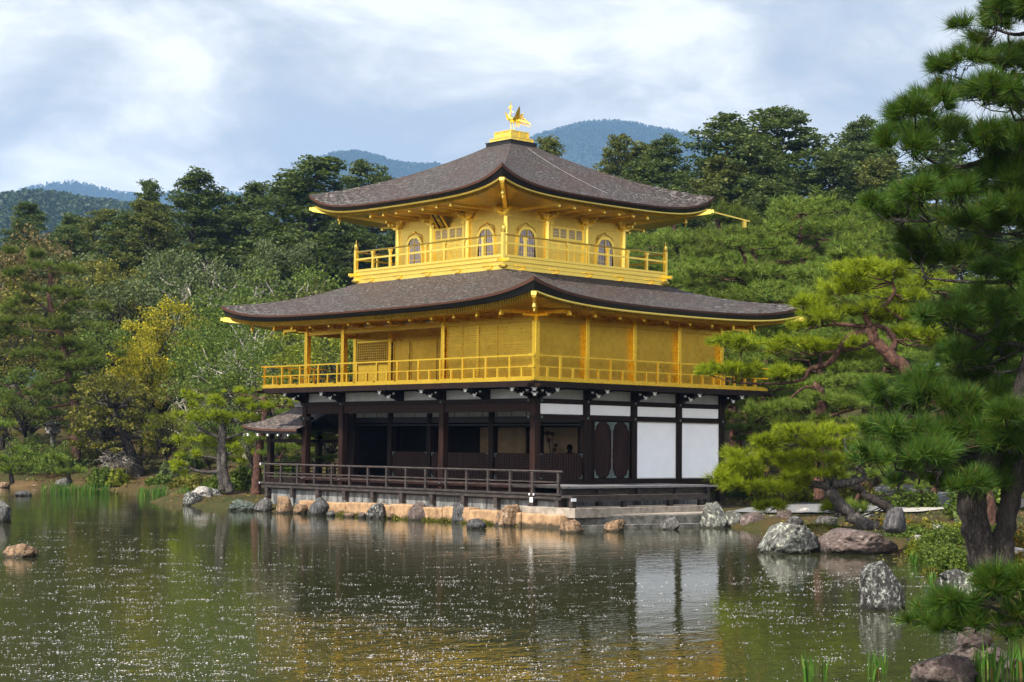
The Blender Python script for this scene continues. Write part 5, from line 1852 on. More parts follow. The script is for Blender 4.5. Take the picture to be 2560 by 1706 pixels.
def red_pine(seed, H=9.0, R=3.6, npad=15, lo=.45, bark=None, mat=None, lean=.12):
    rng = np.random.default_rng(seed)
    mm = M()
    a0 = rng.random() * 6.28
    top = np.array([math.cos(a0) * lean * H, math.sin(a0) * lean * H, H * .92])
    tr = np.array(limb(mm, (0, 0, -.4), top, H * .019, H * .007, rng, 9, .03, 0, 8))
    Vs = []
    for i in range(npad):
        t_ = lo + (1 - lo) * (i / (npad - 1)) ** .85
        s_ = tr[min(int(t_ * 9), 9)]
        a = i * 2.4 + rng.normal() * .35
        rr_ = R * (1 - .72 * ((t_ - lo) / (1 - lo)) ** 1.4) * rng.uniform(.45, 1.0)
        if i > npad - 3: rr_ *= .25
        c = s_ + np.array([math.cos(a) * rr_, math.sin(a) * rr_, .10 * rr_ + .35 + rng.normal() * .2])
        w_ = R * rng.uniform(.28, .44)
        pts = limb(mm, s_, c - np.array([0, 0, .15]), H * .0075, H * .003, rng, 5, .08, .05, 5)
        for j in range(6):
            off = rng.uniform(-1, 1, 2) * w_ * .72
            cc = c + np.array([off[0], off[1], -.10 * (off ** 2).sum() / w_ + rng.normal() * .05])
            limb(mm, pts[4], cc - np.array([0, 0, .08]), H * .0022, H * .001, rng, 3, .1, 0, 3)
            P, A = spray_tufts(rng, cc, w_ * rng.uniform(.38, .62), .20 + .05 * w_, int(17 * w_ * w_) + 12)
            Vs.append(tufts(rng, P, A, 14, .26, .024, .6))
    return mm_mesh(mm, 'trunk', bark or BARK_R), mesh_only('crown', np.concatenate(Vs), 3, mat or N_MID)


def shrub(seed, R=1.0, Hh=.8, leaf=.07, n=2600):
    rng = np.random.default_rng(seed)
    d = unit(rng.normal(size=(n, 3))); d[:, 2] = np.abs(d[:, 2])
    lump = 1 + .22 * np.sin(d[:, :1] * 6 + seed) * np.cos(d[:, 1:2] * 7) + .12 * np.sin(d[:, 2:] * 11 + d[:, :1] * 9)
    C = d * lump * (.62 + .42 * rng.random((n, 1))) * np.array([R, R, Hh])
    V = leaf_quads(rng, C, leaf, .6, .4)
    return V


KIND = {}
for i in range(3): KIND['cypress%d' % i] = cypress(11 + i, R=(4.3, 3.6, 4.9)[i], bare=(.14, .18, .12)[i])
for i in range(3): KIND['broad%d' % i] = broadleaf(31 + i, R=(3.6, 4.2, 3.2)[i])
KIND['conic'] = broadleaf(36, R=2.7, H=10, nclump=80, dome=.8)
KIND['whitelimb'] = broadleaf(41, R=4.2, H=8.5, nclump=52, per=105, bark=BARK_W, white=4)
KIND['sparse'] = broadleaf(43, R=3.6, H=8.0, nclump=46, per=85, leaf=.15, bark=BARK_W, white=3)
KIND['dead0'] = dead_tree(51)
KIND['dead1'] = dead_tree(57)
for i in range(4): KIND['pine%d' % i] = red_pine(61 + i, R=(3.4, 3.9, 3.0, 3.6)[i], lo=(.45, .38, .52, .42)[i])
KH = {'cypress': 18.0, 'broad': 9.0, 'conic': 10.0, 'whitelimb': 8.5, 'sparse': 8.0, 'dead': 7.5, 'pine': 9.0}


def kh(k): return KH[k.rstrip('0123456789')]


def plant_tree(name, kind, px, ytop, D, wide, mat, label, cat, group, rot=None, bark=None, lean=0.0):
    q = at_d(px, 1020, D)
    g = gz(q[0], q[1])
    ztop = at_d(px, ytop, D)[2]
    H = ztop - g
    s_ = H / kh(kind)
    root = thing(name, label, cat, (q[0], q[1], g), group)
    root.scale = (s_ * wide, s_ * wide, s_)
    root.rotation_euler = (0, lean, rot if rot is not None else (px * 1.7) % 6.28)
    tm, cm = KIND[kind]
    o = bpy.data.objects.new('trunk', tm); COL.objects.link(o); o.parent = root
    if bark:
        o.material_slots[0].link = 'OBJECT'; o.material_slots[0].material = bark
    if cm:
        o = bpy.data.objects.new('crown', cm); COL.objects.link(o); o.parent = root
        if mat:
            o.material_slots[0].link = 'OBJECT'; o.material_slots[0].material = mat
    return root


GC = 'tall cypresses behind the pavilion'
GB = 'broadleaf trees on the far bank'
GP = 'red pines in the garden behind the pavilion'
cyp = [
    # px, ytop, D, width, variant, material, label
    (40, 470, 150, .8, 1, L_CYP, 'dark conifer farthest left behind the brownish trees'),
    (140, 500, 148, .8, 0, L_CYP, 'dark conifer second from the left, low behind the brownish trees'),
    (235, 480, 135, .82, 2, L_CYPO, 'dark olive cypress with open crown left of the narrow one'),
    (338, 420, 138, .62, 1, L_CYP, 'narrow dark cypress left of the two tallest on the left'),
    (425, 398, 131, .92, 0, L_CYP, 'tall round topped cypress between the narrow one and the broad one'),
    (520, 455, 142, .8, 1, L_CYP, 'dark cypress in the gap between the two tallest on the left'),
    (618, 373, 127, 1.25, 2, L_CYP, 'broadest tallest dark cypress left of the top roof'),
    (720, 470, 134, 1.0, 0, L_CYP, 'dark cypress under the left tip of the top roof'),
    (800, 412, 150, .7, 1, L_CYP, 'cypress top showing above the left slope of the top roof'),
    (868, 388, 150, .8, 2, L_CYP, 'higher cypress top above the left slope of the top roof'),
    (820, 520, 122, .95, 2, L_CYP, 'dark cypress behind the left end of the top balcony'),
    (930, 480, 130, 1.0, 0, L_CYP, 'cypress hidden behind the upper storey, left'),
    (1265, 322, 128, .62, 1, L_CYPO, 'small cypress top right of the ridge platform'),
    (1375, 326, 124, .55, 2, L_CYPO, 'yellowish bushy conifer top right of the chain'),
    (1455, 342, 132, .9, 0, L_CYPO, 'olive cypress above the right slope of the top roof'),
    (1530, 318, 126, .72, 1, L_CYP, 'pointed cypress above the right slope of the top roof'),
    (1612, 350, 134, .9, 2, L_CYP, 'dark cypress behind the right tip of the top roof'),
    (1690, 279, 122, 1.0, 0, L_CYP, 'tall cypress right of the top roof tip'),
    (1775, 335, 130, .8, 1, L_CYP, 'shorter cypress between the two tallest on the right'),
    (1868, 243, 118, 1.1, 2, L_CYP, 'highest cypress on the right with open pointed crown'),
    (1950, 310, 128, .85, 0, L_CYP, 'cypress just right of the highest one'),
    (1988, 276, 124, .7, 1, L_CYP, 'cypress with layered top right of the highest one'),
    (2075, 330, 122, 1.0, 2, L_CYP, 'dark cypress at the left edge of the near pine'),
    (2180, 330, 120, 1.05, 0, L_CYP, 'dark cypress half hidden behind the near pine'),
    (2300, 330, 125, 1.05, 1, L_CYP, 'dark cypress behind the near pine at the right edge'),
    (1440, 470, 118, 1.0, 2, L_CYP, 'dark cypress beside the right wall of the upper storey'),
    (1560, 440, 114, 1.0, 1, L_CYP, 'dark cypress under the right tip of the top roof'),
    (1800, 420, 112, 1.1, 0, L_CYP, 'lower dark cypress before the highest one'),
    (2000, 430, 110, 1.1, 2, L_CYP, 'lower dark cypress left of the near pine'),
    (2410, 340, 118, 1.0, 2, L_CYP, 'dark cypress just past the right edge behind the near pine'),
    (2530, 310, 120, 1.0, 0, L_CYP, 'dark cypress beyond the right edge, second out'),
    (2650, 350, 116, 1.0, 1, L_CYP, 'dark cypress beyond the right edge, third out'),
    (475, 440, 136, .8, 2, L_CYP, 'dark cypress filling the gap right of the round topped one'),
    (565, 425, 133, .75, 1, L_CYP, 'dark cypress just left of the broadest one'),
    (670, 420, 132, .8, 0, L_CYP, 'dark cypress just right of the broadest one'),
    (380, 470, 126, .8, 2, L_CYPO, 'lower olive cypress before the narrow one'),
    (290, 500, 128, .8, 0, L_CYP, 'lower dark cypress left below the narrow one'),
    (180, 520, 132, .8, 2, L_CYP, 'lower dark conifer behind the greyish twiggy tree'),
    (1490, 380, 118, .9, 0, L_CYP, 'lower green cypress right above the top roof slope'),
    (1650, 370, 116, .9, 1, L_CYPO, 'lower olive cypress left of the tall right one'),
    (1740, 350, 117, .8, 2, L_CYP, 'lower cypress right of the tall right one'),
    (1930, 350, 116, .9, 1, L_CYP, 'lower cypress right below the highest one'),
    (2040, 370, 115, .9, 0, L_CYPO, 'lower olive cypress beside the near pine'),
]
for px, y, D, wd, vr, mat, l in cyp:
    plant_tree('cypress_tree', 'cypress%d' % vr, px, y, D, wd * 1.9, mat, l, 'cypress', GC)
broad = [
    (30, 508, 118, 'broad1', 1.0, L_BROWN, 'brownish evergreen at the left edge above the bank pine'),
    (110, 545, 114, 'broad0', .9, L_BROWN, 'brownish round tree right of the leftmost brownish one'),
    (165, 545, 112, 'conic', .9, L_GREY, 'greyish tree with upright twigs behind the bank pine'),
    (245, 590, 108, 'broad2', 1.0, L_OLIVE, 'olive tree between the bank pine and the grey trees'),
    (300, 600, 105, 'broad0', 1.0, L_GREY, 'grey green tree below the narrow cypress'),
    (375, 540, 112, 'conic', .9, L_GREY, 'grey green glossy tree left of the bare branches'),
    (445, 575, 110, 'broad2', 1.0, L_GREY, 'grey green tree behind the bare white branches'),
    (520, 640, 104, 'broad1', 1.0, L_GREEN, 'green tree under the broad dark cypress'),
    (640, 512, 116, 'conic', .8, L_GREY, 'pale grey green cone shaped tree before the broad cypress'),
    (645, 600, 100, 'whitelimb', 1.0, L_GREEN, 'yellow green tree with white limbs above the left roof tip'),
    (720, 640, 98, 'broad0', 1.0, L_CYPO, 'dark green tree above the left slope of the lower roof'),
    (372, 685, 98, 'broad2', .95, L_YEL, 'bright yellow leaved tree left of the lower roof'),
    (325, 760, 95, 'broad0', .55, L_YEL, 'smaller yellow leaved tree left below the bright yellow one'),
    (250, 720, 100, 'broad1', .9, L_GREEN, 'green tree between the bank pine and the yellow tree'),
    (480, 720, 96, 'broad1', .95, L_GREEN, 'green tree right of the yellow tree'),
    (440, 850, 90, 'sparse', .9, L_BROWN, 'reddish brown thin leaved tree below the yellow tree'),
    (560, 700, 88, 'whitelimb', .95, L_GREEN, 'green tree with white limbs below the left roof tip'),
    (640, 745, 84, 'broad1', 1.0, L_GREEN, 'green tree behind the left end of the golden balcony'),
    (740, 720, 80, 'broad0', 1.0, L_FRESH, 'fresh green tree seen between the veranda posts'),
    (520, 850, 84, 'broad2', 1.0, L_GREEN, 'green tree behind the pines left of the porch'),
    (385, 930, 88, 'broad0', 1.05, L_FRESH, 'yellow green maple behind the leaning dark trunk'),
    (450, 960, 86, 'broad2', .9, L_FRESH, 'yellow green maple between the leaning trunk and the pines'),
    (240, 845, 92, 'broad1', .85, L_OLIVE, 'olive round tree left of the leaning dark trunk'),
    (60, 840, 96, 'broad2', 1.1, L_GREEN, 'green tree low behind the bank pine trunk at left'),
    (0, 640, 104, 'broad0', 1.1, L_OLIVE, 'olive tree cut by the left edge of the picture'),
    (200, 900, 96, 'broad0', .9, L_GREEN, 'shady green tree beside the red trunk of the bank pine'),
    (60, 905, 104, 'broad1', 1.2, L_GREEN, 'low shady tree on the slope left of the lantern'),
    (125, 885, 112, 'broad0', 1.1, L_OLIVE, 'low olive tree on the slope above the lantern'),
    (15, 930, 100, 'broad2', 1.2, L_OLIVE, 'low olive tree at the left edge behind the bank pine'),
    (300, 900, 104, 'broad1', 1.1, L_GREEN, 'low green tree on the slope behind the leaning trunk'),
    (215, 950, 100, 'broad2', 1.2, L_GREEN, 'low dark tree right of the lantern'),
    (350, 985, 98, 'broad0', 1.2, L_OLIVE, 'low olive tree on the slope right behind the leaning trunk'),
    (480, 1000, 84, 'broad1', 1.2, L_GREEN, 'low green tree behind the spreading point pine'),
    (580, 960, 78, 'broad0', 1.0, L_GREEN, 'green tree behind the porch posts'),
    (700, 985, 74, 'broad1', .9, L_OLIVE, 'olive tree seen through the open porch'),
    (760, 880, 72, 'broad2', .9, L_FRESH, 'light green tree seen through the porch on its right'),
]
for px, y, D, kd, wd, mat, l in broad:
    plant_tree('broadleaf_tree', kd, px, y, D, wd, mat, l, 'tree', GB)
plant_tree('bare_tree', 'dead0', 470, 560, 107, 1.0, None, 'bare tree with bleached white branches left of the pavilion', 'bare tree', 'bare bleached trees')
plant_tree('bare_tree', 'dead1', 425, 600, 104, .8, None, 'smaller bleached bare tree behind the yellow tree', 'bare tree', 'bare bleached trees')
plant_tree('bare_tree', 'dead1', 585, 700, 92, 1.0, None, 'bleached bare tree under the left tip of the lower roof', 'bare tree', 'bare bleached trees', rot=2.0)
rp = [
    (1500, 480, 92, 0, 1.2, N_MID, 'red pine right of the upper wall corner'), (1600, 475, 88, 1, 1.1, N_MID, 'red pine below the right tip of the top roof'), (1700, 478, 86, 2, 1.1, N_OLIVE, 'olive red pine below the rain spout'),
    (1832, 452, 82, 3, 1.15, N_MID, 'red pine with forked orange trunk below the highest cypress'), (1940, 480, 84, 0, 1.2, N_MID, 'red pine right of the forked orange trunk'), (2020, 500, 80, 1, 1.1, N_MID, 'red pine touching the near pine crown'),
    (1560, 570, 78, 3, 1.2, N_MID, 'red pine above the right slope of the lower roof'), (1660, 560, 76, 1, 1.2, N_OLIVE, 'red pine with thin trunk right above the lower roof'), (1760, 560, 75, 0, 1.2, N_MID, 'red pine in the middle of the pine slope'),
    (1900, 570, 74, 2, 1.3, N_MID, 'red pine on the slope below the forked one'), (2020, 590, 72, 3, 1.2, N_LIME, 'light green red pine behind the twisted pine'), (1720, 680, 68, 1, 1.3, N_MID, 'red pine at the right tip of the lower roof'),
    (1850, 680, 66, 0, 1.25, N_MID, 'red pine behind the twisted pine boughs'), (2000, 740, 64, 2, 1.3, N_MID, 'red pine behind the dark near pine'), (1730, 800, 64, 3, 1.2, N_MID, 'low red pine beside the right wall of the pavilion'),
    (2130, 600, 75, 0, 1.3, N_MID, 'red pine behind the near pine, farther right'), (2250, 620, 76, 3, 1.3, N_MID, 'red pine behind the near pine at the right edge'), (2130, 800, 62, 1, 1.3, N_MID, 'red pine in shade behind the near boughs'), (2290, 820, 60, 0, 1.3, N_MID, 'shady red pine rightmost behind the near trunk'),
    (1800, 900, 60, 2, 1.2, N_OLIVE, 'small red pine beside the white panels'), (1960, 930, 58, 1, 1.2, N_MID, 'small red pine behind the leaning pine'), (2120, 980, 58, 3, 1.2, N_MID, 'small shady pine on the brown mound'),
    (2400, 700, 62, 2, 1.3, N_MID, 'red pine just past the right edge behind the forked pine'),
    (2540, 640, 66, 1, 1.3, N_MID, 'red pine beyond the right edge, second out'),
    (650, 935, 66, 3, 1.0, N_MID, 'low pine seen through the porch on the left'), (740, 960, 64, 0, .9, N_MID, 'low pine seen through the porch on the right'),
]
for px, y, D, vr, wd, mat, l in rp:
    plant_tree('red_pine', 'pine%d' % vr, px, y, D, wd, mat, l, 'pine', GP)


# --- pines drawn pad by pad after the photo
def art_pine(label, D, pads, trunks, limbs, mat, bark, seed, nn=22, length=.15, width=.011, dens=1.0, group=None, depth=1.0, foot=None, stems=True, name='pine_tree', dj=.0):
    """pads: (px, py, rx, ry[, dD]) photo pixels at distance D (+dD); trunks: list of ([(px, py[, dD])...], r0, r1)"""
    rng = np.random.default_rng(seed)
    k = D / (FPX / DS)
    mm = M()
    allp = []
    P3 = lambda a: at_d(a[0], a[1], D + (a[2] if len(a) > 2 else 0))
    f0 = P3(trunks[0][0][0])
    for pts, r0, r1 in trunks + limbs:
        q = [P3(a) for a in pts]
        # smooth through the points
        dense = []
        for i in range(len(q) - 1):
            p0, p1, p2, p3 = q[max(i - 1, 0)], q[i], q[i + 1], q[min(i + 2, len(q) - 1)]
            for j in range(5):
                t_ = j / 5
                dense.append(.5 * ((2 * p1) + (p2 - p0) * t_ + (2 * p0 - 5 * p1 + 4 * p2 - p3) * t_ ** 2 + (3 * p1 - p0 - 3 * p2 + p3) * t_ ** 3))
        dense.append(q[-1])
        n_ = len(dense)
        jit = r1 * .14
        mm.tube([tuple(p_ + rng.normal(size=3) * jit * (0 < i < n_ - 1)) for i, p_ in enumerate(dense)], [(r0 + (r1 - r0) * (i / (n_ - 1))) * (1 + .05 * rng.normal()) for i in range(n_)], 9)
        allp += [(p_, r0 + (r1 - r0) * i / (n_ - 1)) for i, p_ in enumerate(dense)]
    AP = np.array([a[0] for a in allp]); AR = np.array([a[1] for a in allp])
    Vs = []
    fw = unit(np.array([f0[0] - CAM[0], f0[1] - CAM[1], 0]))
    rt = np.array([fw[1], -fw[0], 0])
    for pd in pads:
        dD = (pd[4] if len(pd) > 4 else 0) + rng.normal() * dj
        c = at_d(pd[0], pd[1], D + dD)
        rx, rz = pd[2] * k, pd[3] * k
        n_ = int(dens * (pd[2] * pd[3]) * .030 * (1 + .4 * depth)) + 12
        sub = max(3, int(pd[2] / 15))
        # a pad is several overlapping sprays
        for j in range(sub):
            o_ = rng.uniform(-.92, .92); e = (rng.uniform(-.8, .8)) * depth
            cc = c + rt * o_ * rx + fw * e * rx + np.array([0, 0, rng.uniform(-.5, .45) * rz * math.sqrt(1 - o_ * o_)])
            rr_ = rx * rng.uniform(.26, .52)
            Pq, A = spray_tufts(rng, cc, rr_, rz * rng.uniform(.35, .7), max(5, int(n_ / sub * 1.15)))
            A = A + unit(Pq - c) * np.array([.45, .45, .1])
            Vs.append(tufts(rng, Pq, A, nn, length, width, .55))
            # twigs
            if stems:
                i0 = int(np.argmin(np.linalg.norm((AP - cc) * np.array([1, 1, 1.8]), axis=1) + (AP[:, 2] > cc[2] + .2) * 2.0))
                dd = np.linalg.norm(AP[i0] - cc)
                st_ = AP[i0]
                r0 = min(AR[i0] * .6, .012 + .010 * dd)
                limb(mm, st_, cc - np.array([0, 0, rz * .35]), r0, .008, rng, 6, .05, -.03, 5)
                for h_ in range(5):
                    limb(mm, cc - np.array([0, 0, rz * .35]), Pq[rng.integers(len(Pq))], .008, .004, rng, 4, .10, -.05, 3)
    root = thing(name, label, 'pine', tuple(f0), group)
    mm.build('trunk', bark, root, smooth=True)
    V = np.concatenate(Vs) - np.array(f0)
    np_mesh('crown', V, 3, mat, root)
    return root


GN = 'garden pines on the right shore'
art_pine('twisted red pine with bright flat pads reaching over the balcony', 40,
         [(2022, 630, 94, 25), (1948, 666, 82, 22), (1886, 695, 53, 21), (1960, 724, 115, 25), (2071, 724, 74, 25), (1854, 753, 41, 12), (1743, 793, 82, 22), (1829, 798, 82, 25), (1907, 798, 70, 20), (1681, 855, 78, 20), (1763, 863, 70, 18), (2120, 780, 60, 25), (2090, 690, 50, 18)],
         [([(2275, 1225), (2250, 1080), (2180, 950), (2087, 855), (2042, 814), (2010, 781), (2001, 753)], .19, .12)],
         [([(2004, 762), (1965, 768), (1938, 790), (1908, 832), (1860, 850), (1845, 872), (1780, 882), (1690, 880)], .10, .02), ([(2040, 815), (2056, 785), (2036, 757), (2012, 748)], .09, .05), ([(2001, 753), (1990, 720), (2030, 705), (2055, 672), (2050, 650)], .08, .03),
          ([(2001, 753), (1930, 745), (1880, 752)], .06, .02), ([(2010, 781), (1970, 800), (1860, 815)], .06, .02), ([(2030, 705), (2075, 735)], .04, .02)],
         N_LIME, BARK_R, 101, group=GN, dens=2.6, nn=24, length=.20, width=.014)
art_pine('low leaning pine with lime green boughs hanging over the rocks', 43,
         [(1866, 999, 90, 20), (1948, 990, 49, 18), (1772, 1019, 62, 18), (1907, 1023, 82, 20), (1722, 1048, 57, 16), (1854, 1060, 66, 16), (1702, 1086, 84, 24), (1784, 1090, 70, 28), (1722, 1118, 80, 28), (1660, 1104, 40, 18), (1810, 1045, 60, 20), (1760, 1065, 60, 20), (1880, 1085, 60, 20), (1763, 1167, 45, 16), (1960, 1060, 60, 20), (1830, 1120, 40, 14), (1680, 1100, 40, 16), (1930, 1170, 50, 12, 1.5)],
         [([(2015, 1216), (1985, 1205), (1950, 1180), (1925, 1150), (1905, 1118)], .19, .13)],
         [([(1905, 1118), (1870, 1112), (1840, 1106), (1800, 1112), (1740, 1122)], .11, .03), ([(1912, 1112), (1960, 1108), (1990, 1095)], .12, .07), ([(1905, 1118), (1880, 1060), (1870, 1020)], .07, .03), ([(1840, 1108), (1775, 1110), (1700, 1108)], .06, .02), ([(1790, 1115), (1800, 1150), (1770, 1175)], .03, .012), ([(1990, 1095), (1950, 1050), (1940, 1010)], .06, .02)],
         N_LIME, BARK_G, 102, group=GN, dens=3.2, nn=24, length=.20, width=.014)
art_pine('upright red pine with layered pads right of the white panels', 50,
         [(1763, 933, 78, 20), (1886, 929, 90, 20), (1755, 970, 53, 12), (1845, 966, 62, 14), (1960, 930, 60, 20), (1870, 885, 60, 14), (1720, 950, 40, 14)],
         [([(1884, 1150), (1882, 1050), (1882, 986), (1888, 930), (1886, 900), (1870, 882)], .17, .11)],
         [([(1886, 985), (1850, 1002), (1835, 985), (1810, 960)], .07, .03), ([(1886, 960), (1930, 950), (1970, 940)], .06, .02), ([(1886, 900), (1850, 890), (1800, 930)], .07, .02)],
         N_MID, BARK_R, 103, group=GN, dens=3.2, nn=20, length=.2, width=.016)
art_pine('dark leaning pine trunk with low boughs behind the leaning pine', 47,
         [(1990, 1160, 60, 14), (1930, 1180, 55, 14), (2040, 1060, 80, 22), (1990, 1100, 70, 20), (2060, 1120, 60, 18)],
         [([(2070, 1205), (2040, 1168), (2010, 1150), (1985, 1135), (1960, 1105)], .16, .09)], [], N_MID, BARK_D, 104, group=GN, dens=1.1, nn=18, length=.2, width=.016)
DARK = [(2276, 25, 78, 30), (2256, 62, 53, 17), (2215, 152, 98, 27), (2276, 107, 61, 25), (2239, 230, 103, 37), (2133, 263, 70, 33), (2297, 213, 60, 35), (2133, 303, 94, 33), (2071, 349, 53, 45), (2215, 328, 103, 41), (2317, 320, 50, 50),
        (2133, 443, 78, 37), (2235, 435, 82, 41), (2042, 484, 61, 30), (2112, 492, 82, 33), (2297, 410, 60, 40), (2215, 595, 123, 45), (2317, 533, 50, 50), (2092, 558, 57, 22), (2320, 620, 60, 45), (2215, 744, 94, 45), (2297, 707, 62, 53), (2153, 736, 49, 22),
        (2256, 871, 103, 49), (2092, 888, 66, 33), (2042, 933, 61, 33), (2153, 933, 82, 49), (2276, 945, 82, 53), (2112, 995, 90, 49), (2235, 1003, 103, 53), (2071, 1060, 82, 38), (2194, 1064, 115, 45), (2317, 1023, 41, 60), (2112, 1105, 82, 26), (2215, 1113, 82, 25),
        (2340, 800, 50, 60), (2345, 900, 40, 60), (2330, 1090, 50, 40), (2330, 440, 50, 60), (2345, 160, 40, 60), (2330, 15, 50, 40), (2370, 280, 50, 60), (2370, 380, 60, 60), (2300, 480, 70, 40), (2200, 530, 70, 30), (2350, 700, 50, 70), (2240, 810, 80, 40), (2180, 820, 60, 35), (2330, 990, 60, 60), (2280, 1080, 70, 40), (2160, 1010, 70, 40), (2480, 300, 90, 40), (2500, 450, 110, 40), (2480, 150, 80, 35), (2520, 640, 120, 45), (2500, 820, 110, 45), (2460, 960, 90, 45), (2430, 1060, 70, 35)]
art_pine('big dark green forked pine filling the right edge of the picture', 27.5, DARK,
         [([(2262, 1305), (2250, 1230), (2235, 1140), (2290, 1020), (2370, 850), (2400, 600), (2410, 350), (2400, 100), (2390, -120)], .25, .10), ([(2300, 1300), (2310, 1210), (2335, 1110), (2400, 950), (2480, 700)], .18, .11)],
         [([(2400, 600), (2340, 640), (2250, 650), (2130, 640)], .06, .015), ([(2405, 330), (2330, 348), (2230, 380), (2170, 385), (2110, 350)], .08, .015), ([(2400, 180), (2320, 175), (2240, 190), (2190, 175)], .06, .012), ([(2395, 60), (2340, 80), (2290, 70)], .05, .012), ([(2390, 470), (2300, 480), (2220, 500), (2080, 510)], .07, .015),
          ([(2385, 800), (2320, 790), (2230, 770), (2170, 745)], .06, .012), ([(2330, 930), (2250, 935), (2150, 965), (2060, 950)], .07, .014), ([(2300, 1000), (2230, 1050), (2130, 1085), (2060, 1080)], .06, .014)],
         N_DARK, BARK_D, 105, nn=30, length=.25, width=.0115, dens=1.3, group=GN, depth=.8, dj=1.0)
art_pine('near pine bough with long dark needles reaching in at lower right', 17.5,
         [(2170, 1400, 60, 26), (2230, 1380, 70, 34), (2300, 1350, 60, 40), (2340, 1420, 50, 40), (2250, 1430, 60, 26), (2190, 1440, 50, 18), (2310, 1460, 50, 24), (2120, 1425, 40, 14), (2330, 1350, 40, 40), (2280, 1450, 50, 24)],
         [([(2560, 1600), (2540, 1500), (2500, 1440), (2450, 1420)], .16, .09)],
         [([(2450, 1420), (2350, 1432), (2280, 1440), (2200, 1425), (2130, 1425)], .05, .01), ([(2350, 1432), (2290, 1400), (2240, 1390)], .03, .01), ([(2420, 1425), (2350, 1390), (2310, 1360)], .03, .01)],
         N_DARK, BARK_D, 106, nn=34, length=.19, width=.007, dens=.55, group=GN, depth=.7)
GL = 'pines on the left shore'
art_pine('spreading pine with twin trunk on the rocky point left of the porch', 66,
         [(474, 914, 40, 12), (474, 931, 36, 12), (437, 953, 32, 11), (501, 955, 42, 16), (472, 967, 52, 12), (534, 963, 38, 12), (448, 1015, 42, 12), (550, 1013, 42, 12), (433, 1047, 32, 12), (530, 1062, 36, 10), (417, 1070, 26, 12), (406, 1088, 16, 10), (566, 1045, 24, 9), (500, 1030, 40, 10)],
         [([(528, 1133), (520, 1105), (515, 1078), (513, 1017), (514, 985), (505, 955)], .19, .08), ([(512, 1128), (506, 1090), (505, 1040), (508, 980)], .15, .06)],
         [([(514, 1012), (485, 998), (460, 985), (452, 975)], .08, .03), ([(514, 1010), (545, 1000), (570, 990)], .07, .02), ([(515, 1060), (480, 1050), (450, 1052)], .06, .02), ([(516, 1085), (470, 1085), (440, 1078), (430, 1060)], .08, .03), ([(515, 1048), (545, 1035), (560, 1028)], .06, .02)],
         N_LIME, BARK_G, 107, group=GL, nn=14, length=.24, width=.022, dens=2.4)
art_pine('tall pine with pale reddish trunk rising behind the porch roof', 66,
         [(571, 902, 40, 9), (596, 935, 46, 10), (545, 925, 26, 8), (640, 905, 40, 10), (580, 965, 30, 9), (655, 930, 30, 9)],
         [([(588, 1140), (590, 1090), (593, 1045), (603, 990), (612, 940), (605, 912)], .22, .09)],
         [([(612, 940), (590, 945), (560, 938)], .05, .02), ([(606, 920), (580, 912), (550, 905)], .05, .02)],
         N_LIME, BARK_R, 108, group=GL, nn=14, length=.24, width=.022, dens=2.4)
art_pine('large open pine with red trunk standing on the far left bank', 92,
         [(63, 589, 50, 18), (116, 614, 60, 18), (158, 628, 40, 14), (46, 631, 46, 18), (116, 670, 54, 14), (176, 673, 54, 18), (28, 694, 40, 14), (53, 712, 54, 14), (151, 708, 46, 14), (197, 716, 42, 18), (77, 747, 70, 18), (158, 751, 60, 18), (46, 775, 46, 18), (123, 793, 54, 14), (197, 800, 56, 20), (229, 814, 46, 18), (70, 825, 70, 18), (176, 842, 70, 21), (113, 891, 50, 16), (48, 917, 50, 19), (138, 904, 32, 13), (113, 953, 42, 13), (48, 956, 48, 16), (20, 860, 50, 18), (190, 880, 40, 16), (10, 760, 40, 16)],
         [([(176, 1062), (174, 1000), (172, 924), (162, 873), (148, 814), (137, 761), (120, 719), (113, 673), (116, 638), (112, 610)], .26, .08)],
         [([(137, 765), (90, 760), (50, 775)], .08, .02), ([(150, 815), (190, 800), (225, 812)], .08, .02), ([(160, 870), (120, 880), (70, 890), (30, 910)], .09, .02), ([(120, 720), (160, 690), (190, 680)], .07, .02), ([(120, 720), (80, 690), (40, 650)], .07, .02), ([(172, 925), (130, 935), (60, 945)], .08, .02)],
         N_OLIVE, BARK_R, 109, group=GL, nn=12, length=.34, width=.032, dens=2.8)
art_pine('low bushy pine at the left edge of the far bank', 84, [(30, 1060, 34, 14), (55, 1080, 26, 12), (10, 1082, 30, 14), (40, 1040, 24, 10), (0, 980, 26, 12)], [([(28, 1112), (26, 1090), (30, 1060)], .14, .06)], [], N_MID, BARK_D, 110, group=GL, nn=12, length=.26, width=.028, dens=3.0)
art_pine('small rounded pine on the far bank above the reeds', 83, [(135, 1055, 30, 10), (120, 1072, 26, 9), (160, 1082, 28, 8), (135, 1085, 30, 8), (150, 1062, 22, 8)], [([(160, 1110), (156, 1090), (142, 1062)], .14, .05)], [], N_MID, BARK_D, 111, group=GL, nn=12, length=.26, width=.028, dens=3.0)

